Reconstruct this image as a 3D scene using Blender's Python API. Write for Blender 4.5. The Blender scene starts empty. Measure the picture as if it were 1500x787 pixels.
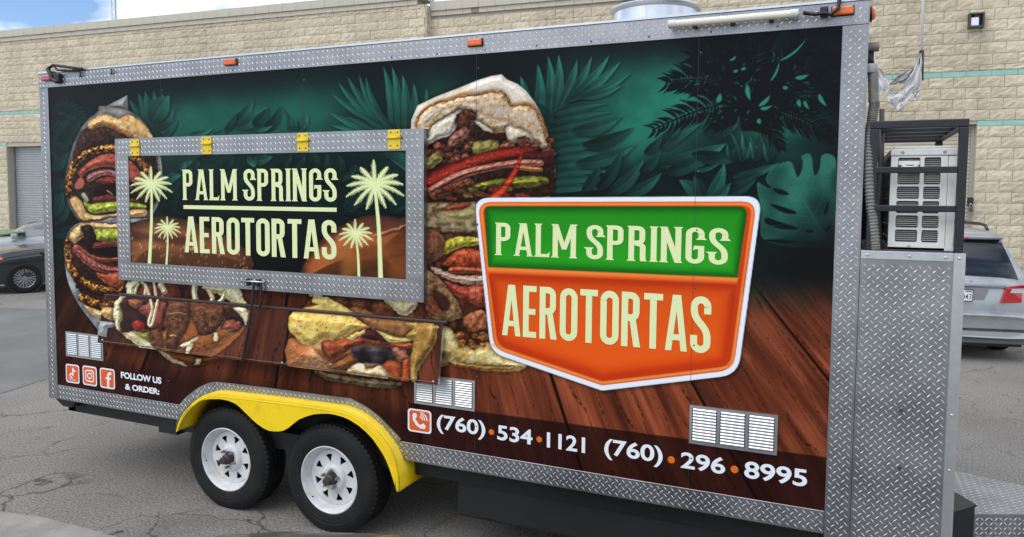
import bpy, bmesh, math, random
import numpy as np
from mathutils import Vector, Matrix

scene = bpy.context.scene
# ---------------------------------------------------------------- camera (solved from the trailer's side, its rims and its rails)
FPX = 1088.13; CU, CV = 750.0, 360.0                    # focal length and optical axis in the photograph's pixels
CAM_T = np.array([5.485, -3.750, 2.148]); CAM_R = (math.radians(86.23), math.radians(-0.481), math.radians(23.928))
cam = bpy.data.cameras.new("camera"); cam_o = bpy.data.objects.new("camera", cam); scene.collection.objects.link(cam_o)
cam_o.location = CAM_T; cam_o.rotation_euler = CAM_R
cam.sensor_width = 36; cam.lens = FPX/1500*36; cam.shift_y = -33.5/1500; cam.clip_start = .05; cam.clip_end = 2000
scene.camera = cam_o
scene.render.resolution_x = 1024; scene.render.resolution_y = 537
# ---------------------------------------------------------------- sky: Nishita with broken cloud, and a veiled sun
SUN_EL, SUN_AZ = math.radians(52), math.radians(205)     # azimuth measured clockwise from +y
world = bpy.data.worlds.new("World"); scene.world = world; world.use_nodes = True
nt = world.node_tree; nt.nodes.clear()
def wn(t, **k):
    n = nt.nodes.new(t)
    for a, b in k.items(): setattr(n, a, b)
    return n
sky = wn('ShaderNodeTexSky', sky_type='NISHITA', sun_disc=False); sky.sun_elevation = SUN_EL; sky.sun_rotation = SUN_AZ; sky.air_density = 1.0; sky.dust_density = 0.; sky.ozone_density = 5.0
tc = wn('ShaderNodeTexCoord'); mp = wn('ShaderNodeMapping'); mp.inputs['Location'].default_value = (1.4, .5, .42); mp.inputs['Scale'].default_value = (1, 1, 2.2)
no = wn('ShaderNodeTexNoise'); no.inputs['Scale'].default_value = 3.4; no.inputs['Detail'].default_value = 7; no.inputs['Roughness'].default_value = .58; no.inputs['Distortion'].default_value = .3
cr = wn('ShaderNodeValToRGB'); cr.color_ramp.elements[0].position = .42; cr.color_ramp.elements[1].position = .56
n2 = wn('ShaderNodeTexNoise'); n2.inputs['Scale'].default_value = 6; n2.inputs['Detail'].default_value = 5
c2 = wn('ShaderNodeValToRGB'); c2.color_ramp.elements[0].color = (6.6, 6.9, 7.4, 1); c2.color_ramp.elements[1].color = (11.5, 11.6, 11.8, 1)
mx = wn('ShaderNodeMixRGB'); bg = wn('ShaderNodeBackground'); out = wn('ShaderNodeOutputWorld')
bg.inputs['Strength'].default_value = .12
L = nt.links.new
L(tc.outputs['Generated'], mp.inputs['Vector']); L(mp.outputs[0], no.inputs['Vector']); L(no.outputs['Fac'], cr.inputs['Fac']); L(cr.outputs['Color'], mx.inputs['Fac'])
L(mp.outputs[0], n2.inputs['Vector']); L(n2.outputs['Fac'], c2.inputs['Fac'])
L(sky.outputs[0], mx.inputs['Color1']); L(c2.outputs['Color'], mx.inputs['Color2']); L(mx.outputs[0], bg.inputs['Color']); L(bg.outputs[0], out.inputs['Surface'])
sun = bpy.data.lights.new("sun", 'SUN'); sun.energy = 1.4; sun.angle = math.radians(50); sun.color = (1, .945, .86)
sun_o = bpy.data.objects.new("sun", sun); scene.collection.objects.link(sun_o)
sd = Vector((math.sin(SUN_AZ)*math.cos(SUN_EL), math.cos(SUN_AZ)*math.cos(SUN_EL), math.sin(SUN_EL)))
sun_o.rotation_euler = sd.to_track_quat('Z', 'Y').to_euler()
vs = scene.view_settings; vs.view_transform = 'Standard'; vs.look = 'None'; vs.exposure = 0.48; vs.gamma = 1; vs.use_curve_mapping = False
# ---------------------------------------------------------------- helpers
COL = scene.collection
def _rot():
    return np.array(Matrix.LocRotScale(None, __import__('mathutils').Euler(CAM_R), None).to_3x3())
RM = _rot()
def at(u, v, axis, val):
    """point seen at photograph pixel (u, v) on the plane axis = val"""
    d = RM @ np.array([(u-CU)/FPX, -(v-CV)/FPX, -1.0]); return CAM_T+d*((val-CAM_T[axis])/d[axis])
def pix(P):
    q = (np.asarray(P, float)-CAM_T) @ RM; return CU-FPX*q[..., 0]/q[..., 2], CV+FPX*q[..., 1]/q[..., 2]
def xz(uv, y=0.0):
    return [(p[0], p[2]) for p in (at(a, b, 1, y) for a, b in uv)]

MATS = {}
def mat(name, col, rough=.5, metal=0., var=0., vscale=8., bump=0., bscale=60., spec=.5, coat=0., dirt=None, dscale=3., damt=.0, detail=6., stretch=None):
    """procedural surface: colour with noise variation, optional second (dirt) colour, fine bump"""
    if name in MATS: return MATS[name]
    m = bpy.data.materials.new(name); m.use_nodes = True; t = m.node_tree; N = t.nodes; b = N['Principled BSDF']; K = t.links.new
    b.inputs['Base Color'].default_value = (*col, 1); b.inputs['Roughness'].default_value = rough; b.inputs['Metallic'].default_value = metal
    b.inputs['Specular IOR Level'].default_value = spec; b.inputs['Coat Weight'].default_value = coat; b.inputs['Coat Roughness'].default_value = .05
    tc = N.new('ShaderNodeTexCoord'); vec = tc.outputs['Object']
    if stretch:
        mpn = N.new('ShaderNodeMapping'); mpn.inputs['Scale'].default_value = stretch; K(vec, mpn.inputs[0]); vec = mpn.outputs[0]
    cur = None
    if var:
        n = N.new('ShaderNodeTexNoise'); n.inputs['Scale'].default_value = vscale; n.inputs['Detail'].default_value = detail; n.inputs['Roughness'].default_value = .6; K(vec, n.inputs['Vector'])
        r = N.new('ShaderNodeValToRGB'); r.color_ramp.elements[0].position = .25; r.color_ramp.elements[1].position = .75
        r.color_ramp.elements[0].color = (*[c*(1-var) for c in col], 1); r.color_ramp.elements[1].color = (*[min(1, c*(1+var)) for c in col], 1)
        K(n.outputs['Fac'], r.inputs['Fac']); cur = r.outputs['Color']
        rr = N.new('ShaderNodeMapRange'); rr.inputs['To Min'].default_value = max(.02, rough*(1-.5*var)); rr.inputs['To Max'].default_value = min(1, rough*(1+.5*var)); K(n.outputs['Fac'], rr.inputs['Value']); K(rr.outputs[0], b.inputs['Roughness'])
    if dirt is not None:
        n = N.new('ShaderNodeTexNoise'); n.inputs['Scale'].default_value = dscale; n.inputs['Detail'].default_value = 8; n.inputs['Roughness'].default_value = .65; K(vec, n.inputs['Vector'])
        r = N.new('ShaderNodeValToRGB'); r.color_ramp.elements[0].position = .5-.25*damt; r.color_ramp.elements[1].position = .85-.3*damt; K(n.outputs['Fac'], r.inputs['Fac'])
        x = N.new('ShaderNodeMixRGB'); x.inputs['Color1'].default_value = (*col, 1); x.inputs['Color2'].default_value = (*dirt, 1); K(r.outputs['Color'], x.inputs['Fac'])
        if cur: K(cur, x.inputs['Color1'])
        cur = x.outputs[0]
    if cur: K(cur, b.inputs['Base Color'])
    if bump:
        n = N.new('ShaderNodeTexNoise'); n.inputs['Scale'].default_value = bscale; n.inputs['Detail'].default_value = 5; K(vec, n.inputs['Vector'])
        bp = N.new('ShaderNodeBump'); bp.inputs['Strength'].default_value = bump; bp.inputs['Distance'].default_value = .01; K(n.outputs['Fac'], bp.inputs['Height']); K(bp.outputs[0], b.inputs['Normal'])
    MATS[name] = m; return m

def link(name, me, parent=None):
    o = bpy.data.objects.new(name, me); COL.objects.link(o); o.parent = parent; return o
def tag(o, label=None, cat=None, group=None, kind=None):
    for k, v in (('label', label), ('category', cat), ('group', group), ('kind', kind)):
        if v: o[k] = v
    return o
def empty(name, loc=(0, 0, 0), rz=0.):
    o = bpy.data.objects.new(name, None); COL.objects.link(o); o.location = loc; o.rotation_euler = (0, 0, rz); o.empty_display_size = .2; return o

class MB:
    """collects shapes; build() links them as ONE mesh object"""
    def __init__(s): s.v = []; s.f = []
    def add(s, v, f):
        o = len(s.v); s.v += [tuple(p) for p in v]; s.f += [tuple(i+o for i in q) for q in f]; return s
    def box(s, x0, x1, y0, y1, z0, z1):
        return s.add([(x0, y0, z0), (x1, y0, z0), (x1, y1, z0), (x0, y1, z0), (x0, y0, z1), (x1, y0, z1), (x1, y1, z1), (x0, y1, z1)],
                     [(0, 3, 2, 1), (4, 5, 6, 7), (0, 1, 5, 4), (1, 2, 6, 5), (2, 3, 7, 6), (3, 0, 4, 7)])
    def prism(s, pts, y0, y1):
        """outline in (x, z) drawn counter-clockwise seen from -y, thickened from y0 (front) to y1"""
        n = len(pts); return s.add([(x, y0, z) for x, z in pts]+[(x, y1, z) for x, z in pts], [tuple(range(n)), tuple(range(2*n-1, n-1, -1))]+[(i, i+n, (i+1) % n+n, (i+1) % n) for i in range(n)])
    def prismz(s, pts, z0, z1):
        n = len(pts); return s.add([(x, y, z0) for x, y in pts]+[(x, y, z1) for x, y in pts], [tuple(range(n-1, -1, -1)), tuple(range(n, 2*n))]+[(i, (i+1) % n, (i+1) % n+n, i+n) for i in range(n)])
    def tube(s, path, r, n=8, caps=True):
        P = [Vector(p) for p in path]; m = len(P); rs = r if hasattr(r, '__len__') else [r]*m; V = []; up = None
        for i in range(m):
            d = (P[min(i+1, m-1)]-P[max(i-1, 0)]).normalized()
            if up is None: up = Vector((0, 0, 1)) if abs(d.z) < .9 else Vector((0, 1, 0))
            a = d.cross(up).normalized(); b = a.cross(d).normalized(); up = b
            V += [P[i]+(a*math.cos(2*math.pi*k/n)+b*math.sin(2*math.pi*k/n))*rs[i] for k in range(n)]
        F = [(i*n+k, i*n+(k+1) % n, (i+1)*n+(k+1) % n, (i+1)*n+k) for i in range(m-1) for k in range(n)]
        if caps: F += [tuple(range(n-1, -1, -1)), tuple(range((m-1)*n, m*n))]
        return s.add(V, F)
    def lathe(s, prof, c=(0, 0, 0), axis='z', n=32, close=False):
        """prof: (radius, height) pairs turned about an axis through c"""
        V = []
        for r, h in prof:
            for k in range(n):
                a = 2*math.pi*k/n; x, y = r*math.cos(a), r*math.sin(a)
                V.append((c[0]+x, c[1]+y, c[2]+h) if axis == 'z' else (c[0]+x, c[1]+h, c[2]+y) if axis == 'y' else (c[0]+h, c[1]+x, c[2]+y))
        m = len(prof); F = [(i*n+k, i*n+(k+1) % n, (i+1)*n+(k+1) % n, (i+1)*n+k) for i in range(m-1) for k in range(n)]
        if close: F += [tuple(range(n)), tuple(range((m-1)*n, m*n))]
        return s.add(V, F)
    def strip(s, a, b):
        """quads between two equally long polylines"""
        n = len(a); return s.add(list(a)+list(b), [(i, i+1, n+i+1, n+i) for i in range(n-1)])
    def mesh(s, name, m, smooth=False):
        me = bpy.data.meshes.new(name); me.from_pydata([tuple(map(float, p)) for p in s.v], [], s.f)
        if m: me.materials.append(m)
        b = bmesh.new(); b.from_mesh(me); bmesh.ops.recalc_face_normals(b, faces=b.faces); b.to_mesh(me); b.free()
        if smooth: me.shade_smooth() if smooth is True else me.shade_auto_smooth_angle(smooth) if hasattr(me, 'shade_auto_smooth_angle') else me.shade_smooth()
        return me
    def build(s, name, m, parent=None, smooth=False, bevel=0., seg=2):
        o = link(name, s.mesh(name, m, bool(smooth)), parent)
        if smooth and smooth is not True:
            with bpy.context.temp_override(object=o, active_object=o, selected_objects=[o], selected_editable_objects=[o]):
                o.data.set_sharp_from_angle(angle=smooth)
        if bevel:
            q = o.modifiers.new('bevel', 'BEVEL'); q.width = bevel; q.segments = seg; q.limit_method = 'ANGLE'; q.angle_limit = math.radians(40)
        return o
def flat(name, polys, y, m, parent, step=.0004):
    """flat print: each outline (x, z) a sheet of its own, a hair in front of the one before"""
    b = MB()
    for k, p in enumerate(polys):
        n = len(p); b.add([(x, y-step*k, z) for x, z in p], [tuple(range(n))])
    return link(name, b.mesh(name, m), parent)
def curve_mesh(splines=None, text=None, extrude=0., offset=0.):
    """filled 2D outline (holes allowed) or built-in lettering as vertices/faces in its own x, y plane"""
    cu = bpy.data.curves.new('tmp', 'FONT' if text else 'CURVE')
    if text: cu.body = text; cu.offset = offset
    else:
        cu.dimensions = '2D'; cu.fill_mode = 'BOTH' if extrude else 'FRONT'
        for sp in splines:
            q = cu.splines.new('POLY'); q.points.add(len(sp)-1); q.use_cyclic_u = True
            for pnt, (x, y) in zip(q.points, sp): pnt.co = (x, y, 0, 1)
    cu.extrude = extrude; o = bpy.data.objects.new('tmp', cu); COL.objects.link(o)
    dg = bpy.context.evaluated_depsgraph_get(); e = o.evaluated_get(dg); me = e.to_mesh()
    V = [tuple(v.co) for v in me.vertices]; F = [tuple(p.vertices) for p in me.polygons]; e.to_mesh_clear()
    bpy.data.objects.remove(o); bpy.data.curves.remove(cu); return V, F
def lettering(name, text, x0, x1, z0, z1, y, m, parent, offset=.0):
    V, F = curve_mesh(text=text, offset=offset); V = np.array(V)
    a = V.min(0); b = V.max(0); b[2] = a[2]+1
    W = np.stack([x0+(V[:, 0]-a[0])/(b[0]-a[0])*(x1-x0), np.full(len(V), y), z0+(V[:, 1]-a[1])/(b[1]-a[1])*(z1-z0)], 1)
    return link(name, MB().add(W, F).mesh(name, m), parent)
def arc(cx, cy, r, a0, a1, n=10, ry=None):
    return [(cx+r*math.cos(math.radians(a0+(a1-a0)*k/n)), cy+(ry or r)*math.sin(math.radians(a0+(a1-a0)*k/n))) for k in range(n+1)]
def rrect(x0, x1, z0, z1, r, n=5):
    return arc(x0+r, z0+r, r, 180, 270, n)+arc(x1-r, z0+r, r, 270, 360, n)+arc(x1-r, z1-r, r, 0, 90, n)+arc(x0+r, z1-r, r, 90, 180, n)
def resample(P, n):
    P = np.array(P, float); d = np.r_[0, np.cumsum(np.hypot(*np.diff(P, axis=0).T))]; t = np.linspace(0, d[-1], n)
    return np.stack([np.interp(t, d, P[:, 0]), np.interp(t, d, P[:, 1])], 1)
def inside(P, x, z):
    r = np.zeros(np.shape(x), bool)
    for k in range(len(P)):
        (ax, az), (bx, bz) = P[k], P[(k+1) % len(P)]
        if az != bz: r ^= ((az > z) != (bz > z)) & (x < (bx-ax)*(z-az)/(bz-az)+ax)
    return r
def copy_thing(o, parent=None):
    c = o.copy(); COL.objects.link(c); c.parent = parent
    for ch in o.children: copy_thing(ch, c)
    return c
# ---------------------------------------------------------------- printed wrap: painted in code, point by point
def _hash(ix, iy, seed):
    h = (ix*374761393 + iy*668265263 + seed*974634821) & 0xffffffff
    h = ((h ^ (h >> 13))*1274126177) & 0xffffffff
    return ((h ^ (h >> 16)) & 0xffff)/65535.0
def vnoise(x, y, seed=0):
    x0 = np.floor(x); y0 = np.floor(y); fx = x-x0; fy = y-y0
    ix = x0.astype(np.int64); iy = y0.astype(np.int64)
    fx = fx*fx*(3-2*fx); fy = fy*fy*(3-2*fy)
    a = _hash(ix, iy, seed); b = _hash(ix+1, iy, seed); c = _hash(ix, iy+1, seed); d = _hash(ix+1, iy+1, seed)
    return (a*(1-fx)+b*fx)*(1-fy)+(c*(1-fx)+d*fx)*fy
def fbm(x, y, seed=0, o=3):
    s = 0; a = .5; t = 0
    for k in range(o):
        s = s+a*vnoise(x*2**k+k*17.3, y*2**k-k*9.1, seed+k); t += a; a *= .55
    return s/t
def sst(a, b, x):
    t = np.clip((x-a)/(b-a), 0, 1); return t*t*(3-2*t)
def ramp(t, *stops):
    xs = [s[0] for s in stops]; cs = np.array([s[1] for s in stops], float)
    t = np.clip(t, xs[0], xs[-1])
    return np.stack([np.interp(t, xs, cs[:, k]) for k in range(3)], 1)
def catmull(pts, n=5, closed=True):
    p = np.array(pts, float); m = len(p); out = []
    for i in range(m if closed else m-1):
        if closed: a, b, c, d = p[(i-1) % m], p[i], p[(i+1) % m], p[(i+2) % m]
        else: a, b, c, d = p[max(i-1, 0)], p[i], p[i+1], p[min(i+2, m-1)]
        for k in range(n):
            t = k/n
            out.append(.5*((2*b)+(c-a)*t+(2*a-5*b+4*c-d)*t*t+(3*b-a-3*c+d)*t**3))
    if not closed: out.append(p[-1])
    return np.array(out)
def frame(x0, y0, s):
    return lambda *q: [(x0+a/s, y0+b/s) for a, b in q]
FA = frame(60, 130, 3.935); FB = frame(60, 320, 3.935); FC = frame(160, 400, 5.623); FD = frame(400, 420, 4.919)
FE = frame(600, 100, 3.936); FF = frame(600, 290, 3.027); FG = frame(930, 40, 3.026); FH = frame(930, 200, 3.026)
FI = frame(180, 210, 3.936); FJ = frame(390, 210, 3.28); FK = frame(690, 280, 2.623); FL = frame(370, 0, 3.7475); FM = frame(740, 0, 3.7475)
F1 = frame(0, 0, 3.7475)

class Art:
    def __init__(s, u, v, shape=None):
        s.u = np.asarray(u, float); s.v = np.asarray(v, float); s.c = np.zeros((len(s.u), 3))
        s.shape = shape; s.h = np.zeros(len(s.u)); s.m = np.zeros(len(s.u))      # relief of the things pictured, and where it applies
    def lay(s, i, d, a, rel):
        if rel is None:
            s.m[i] = s.m[i]*(1-a); return
        hh, rr, nz, sc, seed = rel; x = s.u[i]; y = s.v[i]
        t = np.clip(d/rr, 0, 1); dome = hh*t*t*(3-2*t)
        base = float(np.median(s.h[i]))*.9; s.h[i] = s.h[i]*(1-a)+a*(base+dome+nz*(fbm(x*sc*1.3, y*sc*1.3, seed+77, 3)-.5)*2); s.m[i] = np.maximum(s.m[i]*(1-a), a)
    def relight(s):
        """shade the pictured food as its photographer's lamp did, from the relief laid down while painting"""
        if s.shape is None: return
        nr, nc = s.shape; H = s.h.reshape(nr, nc); U = s.u.reshape(nr, nc); V = s.v.reshape(nr, nc)
        def blur(A, k):
            for ax in (0, 1):
                P = np.pad(A, [(k, k) if q == ax else (0, 0) for q in (0, 1)], 'edge'); C = np.cumsum(P, axis=ax)
                C = np.concatenate([np.zeros_like(np.take(C, [0], ax)), C], ax); n = A.shape[ax]
                A = (np.take(C, range(2*k+1, 2*k+1+n), ax)-np.take(C, range(0, n), ax))/(2*k+1)
            return A
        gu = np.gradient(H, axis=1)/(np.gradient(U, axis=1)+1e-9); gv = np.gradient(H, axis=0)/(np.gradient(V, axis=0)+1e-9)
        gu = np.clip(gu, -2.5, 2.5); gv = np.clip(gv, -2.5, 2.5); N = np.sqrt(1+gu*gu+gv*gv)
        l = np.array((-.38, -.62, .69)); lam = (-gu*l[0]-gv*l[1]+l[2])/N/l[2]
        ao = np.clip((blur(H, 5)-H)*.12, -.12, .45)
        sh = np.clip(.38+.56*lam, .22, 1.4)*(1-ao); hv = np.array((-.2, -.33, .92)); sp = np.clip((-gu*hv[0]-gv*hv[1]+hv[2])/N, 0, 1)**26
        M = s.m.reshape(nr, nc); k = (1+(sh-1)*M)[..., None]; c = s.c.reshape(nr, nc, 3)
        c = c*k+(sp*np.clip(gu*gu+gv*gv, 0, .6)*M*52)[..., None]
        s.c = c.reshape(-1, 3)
    def pick(s, x0, x1, y0, y1):
        return np.nonzero((s.u > x0) & (s.u < x1) & (s.v > y0) & (s.v < y1))[0]
    def blend(s, i, col, a):
        a = np.asarray(a)[:, None]; s.c[i] = s.c[i]*(1-a)+col*a
    def _col(s, col, u, v, d):
        c = col(u, v, d) if callable(col) else np.array(col, float)[None, :]
        return c
    def poly(s, pts, col, soft=.8, alpha=1., smooth=0, wob=0, ws=.15):
        p = catmull(pts, smooth) if smooth else np.array(pts, float)
        if getattr(col, 'rel', None) and wob == 0: wob, ws = 1.7, .22
        pad = soft+wob+(7 if getattr(col, 'rel', None) else 1)
        i = s.pick(p[:, 0].min()-pad, p[:, 0].max()+pad, p[:, 1].min()-pad, p[:, 1].max()+pad)
        if not len(i): return
        x = s.u[i]; y = s.v[i]; qx, qy = x, y
        if wob:
            qx = x+wob*(2*fbm(x*ws, y*ws, 31, 2)-1); qy = y+wob*(2*fbm(x*ws, y*ws, 57, 2)-1)
        d2 = np.full(len(i), 1e9); ins = np.zeros(len(i), bool)
        for k in range(len(p)):
            ax, ay = p[k]; bx, by = p[(k+1) % len(p)]
            ex, ey = bx-ax, by-ay; L = ex*ex+ey*ey+1e-12
            t = np.clip(((qx-ax)*ex+(qy-ay)*ey)/L, 0, 1)
            dx = qx-ax-t*ex; dy = qy-ay-t*ey
            d2 = np.minimum(d2, dx*dx+dy*dy)
            if ay != by:
                ins ^= ((ay > qy) != (by > qy)) & (qx < ex*(qy-ay)/ey+ax)
        d = np.sqrt(d2); d = np.where(ins, d, -d)
        a = sst(-soft, soft, d)*alpha; rel = getattr(col, 'rel', None)
        if rel and alpha > .8:
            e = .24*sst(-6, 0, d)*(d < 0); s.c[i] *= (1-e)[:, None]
        k = a > .002
        if k.any(): s.blend(i[k], s._col(col, x[k], y[k], d[k]), a[k]); s.lay(i[k], d[k], a[k], rel)
    def stroke(s, pts, w0, w1, col, soft=.7, alpha=1., smooth=0, wob=0):
        p = catmull(pts, smooth, False) if smooth else np.array(pts, float)
        W = max(w0, w1); pad = W+soft+wob+1
        i = s.pick(p[:, 0].min()-pad, p[:, 0].max()+pad, p[:, 1].min()-pad, p[:, 1].max()+pad)
        if not len(i): return
        x = s.u[i]; y = s.v[i]; qx, qy = x, y
        if wob:
            qx = x+wob*(2*fbm(x*.2, y*.2, 31, 2)-1); qy = y+wob*(2*fbm(x*.2, y*.2, 57, 2)-1)
        best = np.full(len(i), -1e9); n = len(p)-1
        for k in range(n):
            ax, ay = p[k]; bx, by = p[k+1]; ex, ey = bx-ax, by-ay; L = ex*ex+ey*ey+1e-12
            t = np.clip(((qx-ax)*ex+(qy-ay)*ey)/L, 0, 1)
            w = w0+(w1-w0)*(k+t)/n
            best = np.maximum(best, w-np.hypot(qx-ax-t*ex, qy-ay-t*ey))
        a = sst(-soft, soft, best)*alpha; k = a > .002
        if k.any(): s.blend(i[k], s._col(col, x[k], y[k], best[k]), a[k]); 
        if k.any() and getattr(col, 'rel', None): q = col.rel; s.lay(i[k], best[k], a[k], (min(q[0], W*.6), max(W, 1.5), q[2], q[3], q[4]))
    def glow(s, x, y, rx, ry, col, alpha, p=1.):
        i = s.pick(x-3*rx, x+3*rx, y-3*ry, y+3*ry)
        if not len(i): return
        q = ((s.u[i]-x)/rx)**2+((s.v[i]-y)/ry)**2
        s.blend(i, np.array(col, float)[None, :], alpha*np.exp(-q**p))

def tex(stops, sc=.25, seed=1, o=3, edge=None, ew=3., stretch=(1, 1), rot=0, rel=3.0, rr=9., nz=.3, grain=.24):
    """a mottled colour: noise through a ramp, optionally another colour near the outline"""
    def f(u, v, d):
        c, sn = math.cos(rot), math.sin(rot)
        x = (u*c+v*sn)*stretch[0]; y = (-u*sn+v*c)*stretch[1]
        t = fbm(x*sc, y*sc, seed, o); t = np.clip((t-.5)*1.9+.5, 0, 1)
        k = ramp(t, *[(n/(len(stops)-1), st) for n, st in enumerate(stops)])
        if edge is not None:
            e = 1-sst(0, ew, d+ew*.6*(fbm(u*.3, v*.3, seed+9, 2)-.5)); e = e*.65; k = k*(1-e[:, None])+np.array(edge, float)*e[:, None]
        return k*(1-.5*grain+grain*fbm(u*.75, v*.75, seed+3, 3))[:, None]
    f.rel = (rel, rr, nz, max(sc, .16), seed) if rel else None; return f

def leaf(A, a, b, w, col, bend=0., vein=True, tipw=.75, alpha=1., soft=.8, plain=False):
    a = np.array(a, float); b = np.array(b, float); d = b-a; L = np.hypot(*d)+1e-6; n = np.array([-d[1], d[0]])/L; w = w*1.3
    t = np.linspace(0, 1, 10)
    mid = a+d*t[:, None]+n*(bend*L*4*t*(1-t))[:, None]
    pr = (np.sin(np.pi*t**tipw)**.85)*w
    P = np.concatenate([mid+n*pr[:, None], (mid-n*pr[:, None])[::-1][1:-1]])
    col = np.array(col, float)
    if plain: A.poly(P, tuple(col), soft, alpha); return
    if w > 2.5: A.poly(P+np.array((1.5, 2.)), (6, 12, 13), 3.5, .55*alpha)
    def f(u, v, dd):
        al = np.clip(((u-a[0])*d[0]+(v-a[1])*d[1])/L/L, 0, 1)
        side = (u-a[0])*n[0]+(v-a[1])*n[1]-bend*L*4*al*(1-al)
        st = (.42+.75*al**.8)*(1+.13*np.sign(side)*np.sign(n[1]+1e-6))+.05*np.sin(side*2.2)+.3*(fbm(u*.05, v*.05, 5, 2)-.5)+.10*(1-sst(0, 1.6, dd))
        c = col*np.clip(st, .25, 1.45)[:, None]
        if vein:
            e = np.exp(-(side/.6)**2)[:, None]*.25; c = c*(1-e)+(col*1.35+5)*e
        return c
    A.poly(P, f, soft, alpha)

def leaves(A, base0, base1, tips, w, col, bend=.06, alpha=1.):
    n = len(tips)
    for k, tp in enumerate(tips):
        t = k/max(1, n-1); b = (base0[0]+(base1[0]-base0[0])*t, base0[1]+(base1[1]-base0[1])*t)
        leaf(A, b, tp, w, col, bend*(1 if k % 2 else .6), True, .7, alpha)

def fern(A, p0, p1, p2, n, L, w, col, alpha=1., ang=1.0):
    p0, p1, p2 = [np.array(p, float) for p in (p0, p1, p2)]
    A.stroke([p0, (p0+2*p1+p2)/4, p2], 1.2, .5, col, .8, alpha, 4)
    for k in range(n):
        t = (k+.7)/n; c = (1-t)**2*p0+2*t*(1-t)*p1+t*t*p2; d = (1-t)*(p1-p0)+t*(p2-p1); d = d/(np.hypot(*d)+1e-6)
        for sg in (-1, 1):
            a = math.atan2(d[1], d[0])+sg*ang*(1-.35*t); l = L*(.45+.55*math.sin(math.pi*min(1, t*.85+.12)))
            leaf(A, c, (c[0]+l*math.cos(a), c[1]+l*math.sin(a)), w, col, .06*sg, False, .6, alpha)

def backdrop(A, wood=True):
    u, v = A.u, A.v
    n = fbm(u*.012, v*.016, 3, 4)
    A.c[:] = ramp(n, (0, (9, 14, 17)), (.5, (13, 26, 27)), (1, (18, 48, 43)))
    for x, y, rx, ry, a in ((300, 172, 75, 42, .75), (255, 205, 55, 45, .5), (420, 165, 80, 55, .75), (468, 150, 50, 45, .4), (640, 120, 50, 50, .35), (905, 130, 90, 90, .5),
                            (950, 165, 60, 62, .95), (975, 120, 70, 45, .6), (930, 215, 60, 50, .7), (1010, 150, 45, 50, .75), (1150, 190, 60, 50, .9), (1115, 140, 70, 60, .8), (1175, 160, 50, 50, .45)):
        A.glow(x, y, rx, ry, (36, 118, 94), a*.85)
    for x, y, rx, ry, a in ((880, 275, 90, 32, .8), (1000, 262, 90, 30, .85), (1100, 255, 80, 34, .8), (1180, 330, 70, 60, .7), (1210, 120, 40, 70, .5), (700, 95, 90, 24, .6)): A.glow(x, y, rx, ry, (9, 19, 20), a)
    A.c *= (.82+.36*fbm(u*.03, v*.03, 8, 3))[:, None]
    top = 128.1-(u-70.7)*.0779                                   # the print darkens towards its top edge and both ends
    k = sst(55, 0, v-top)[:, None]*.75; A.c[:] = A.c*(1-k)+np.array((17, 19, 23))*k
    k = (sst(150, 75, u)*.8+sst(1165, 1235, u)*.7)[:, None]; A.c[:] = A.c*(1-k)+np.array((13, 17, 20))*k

def floorboards(A):
    u, v = A.u, A.v
    t = (u-520)/(v+330.); s = (t+.13)/.228; b = np.floor(s); f = s-b
    al = (v+330)*np.hypot(1, t)
    gr = fbm(t*64+b*7.7, al*.006, 21, 4); g2 = fbm(t*900+b*3, al*.02, 44, 2)
    hue = _hash(b.astype(np.int64), b.astype(np.int64)*0, 5)
    c = ramp(np.clip((gr-.5)*1.8+.5, 0, 1), (0, (56, 26, 16)), (.35, (78, 37, 23)), (.65, (97, 48, 30)), (1, (120, 63, 41)))
    c = c*(.92+.3*hue)[:, None]*(.9+.2*g2)[:, None]*(1+.18*sst(600, 1000, u))[:, None]
    ln = np.sin((t*150+1.3*gr+b*2)*2.2); c = c*(1-.07*sst(.8, 1, ln))[:, None]
    ln = np.sin((t*96+2.6*fbm(t*40, al*.02, 12, 2)+b)*2.2); c = c*(1-.5*sst(.93, 1, ln)*sst(.35, .65, fbm(t*30, al*.3, 71, 2)))[:, None]
    gv = np.minimum(f, 1-f)*.228*(v+330); c = c*(.12+.88*sst(.8, 3.2, gv))[:, None]
    w = np.where(u < 690, sst(372, 432, v), sst(394, 480, v+16*(fbm(u*.03, v*.03, 3, 2)-.5)))
    # the dark strip that carries the telephone numbers
    edge = np.where(u > 600, 590+(u-600)*.131, 512+(u-140)*.170)
    k = sst(-1, 1, v-edge)*np.where(u > 600, .72, .62)*np.where(u > 600, 1, sst(-4, 30, v-edge))
    c = c*(1-k)[:, None]+np.array((24, 10, 12))*k[:, None]
    c = c*(1-.55*sst(250, 80, u)*sst(540, 470, v))[:, None]*(1-.3*sst(1100, 1225, u)*sst(560, 430, v))[:, None]
    A.c[:] = A.c*(1-w[:, None])+c*w[:, None]; A.m *= 1-w; A.h *= 1-w

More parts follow.
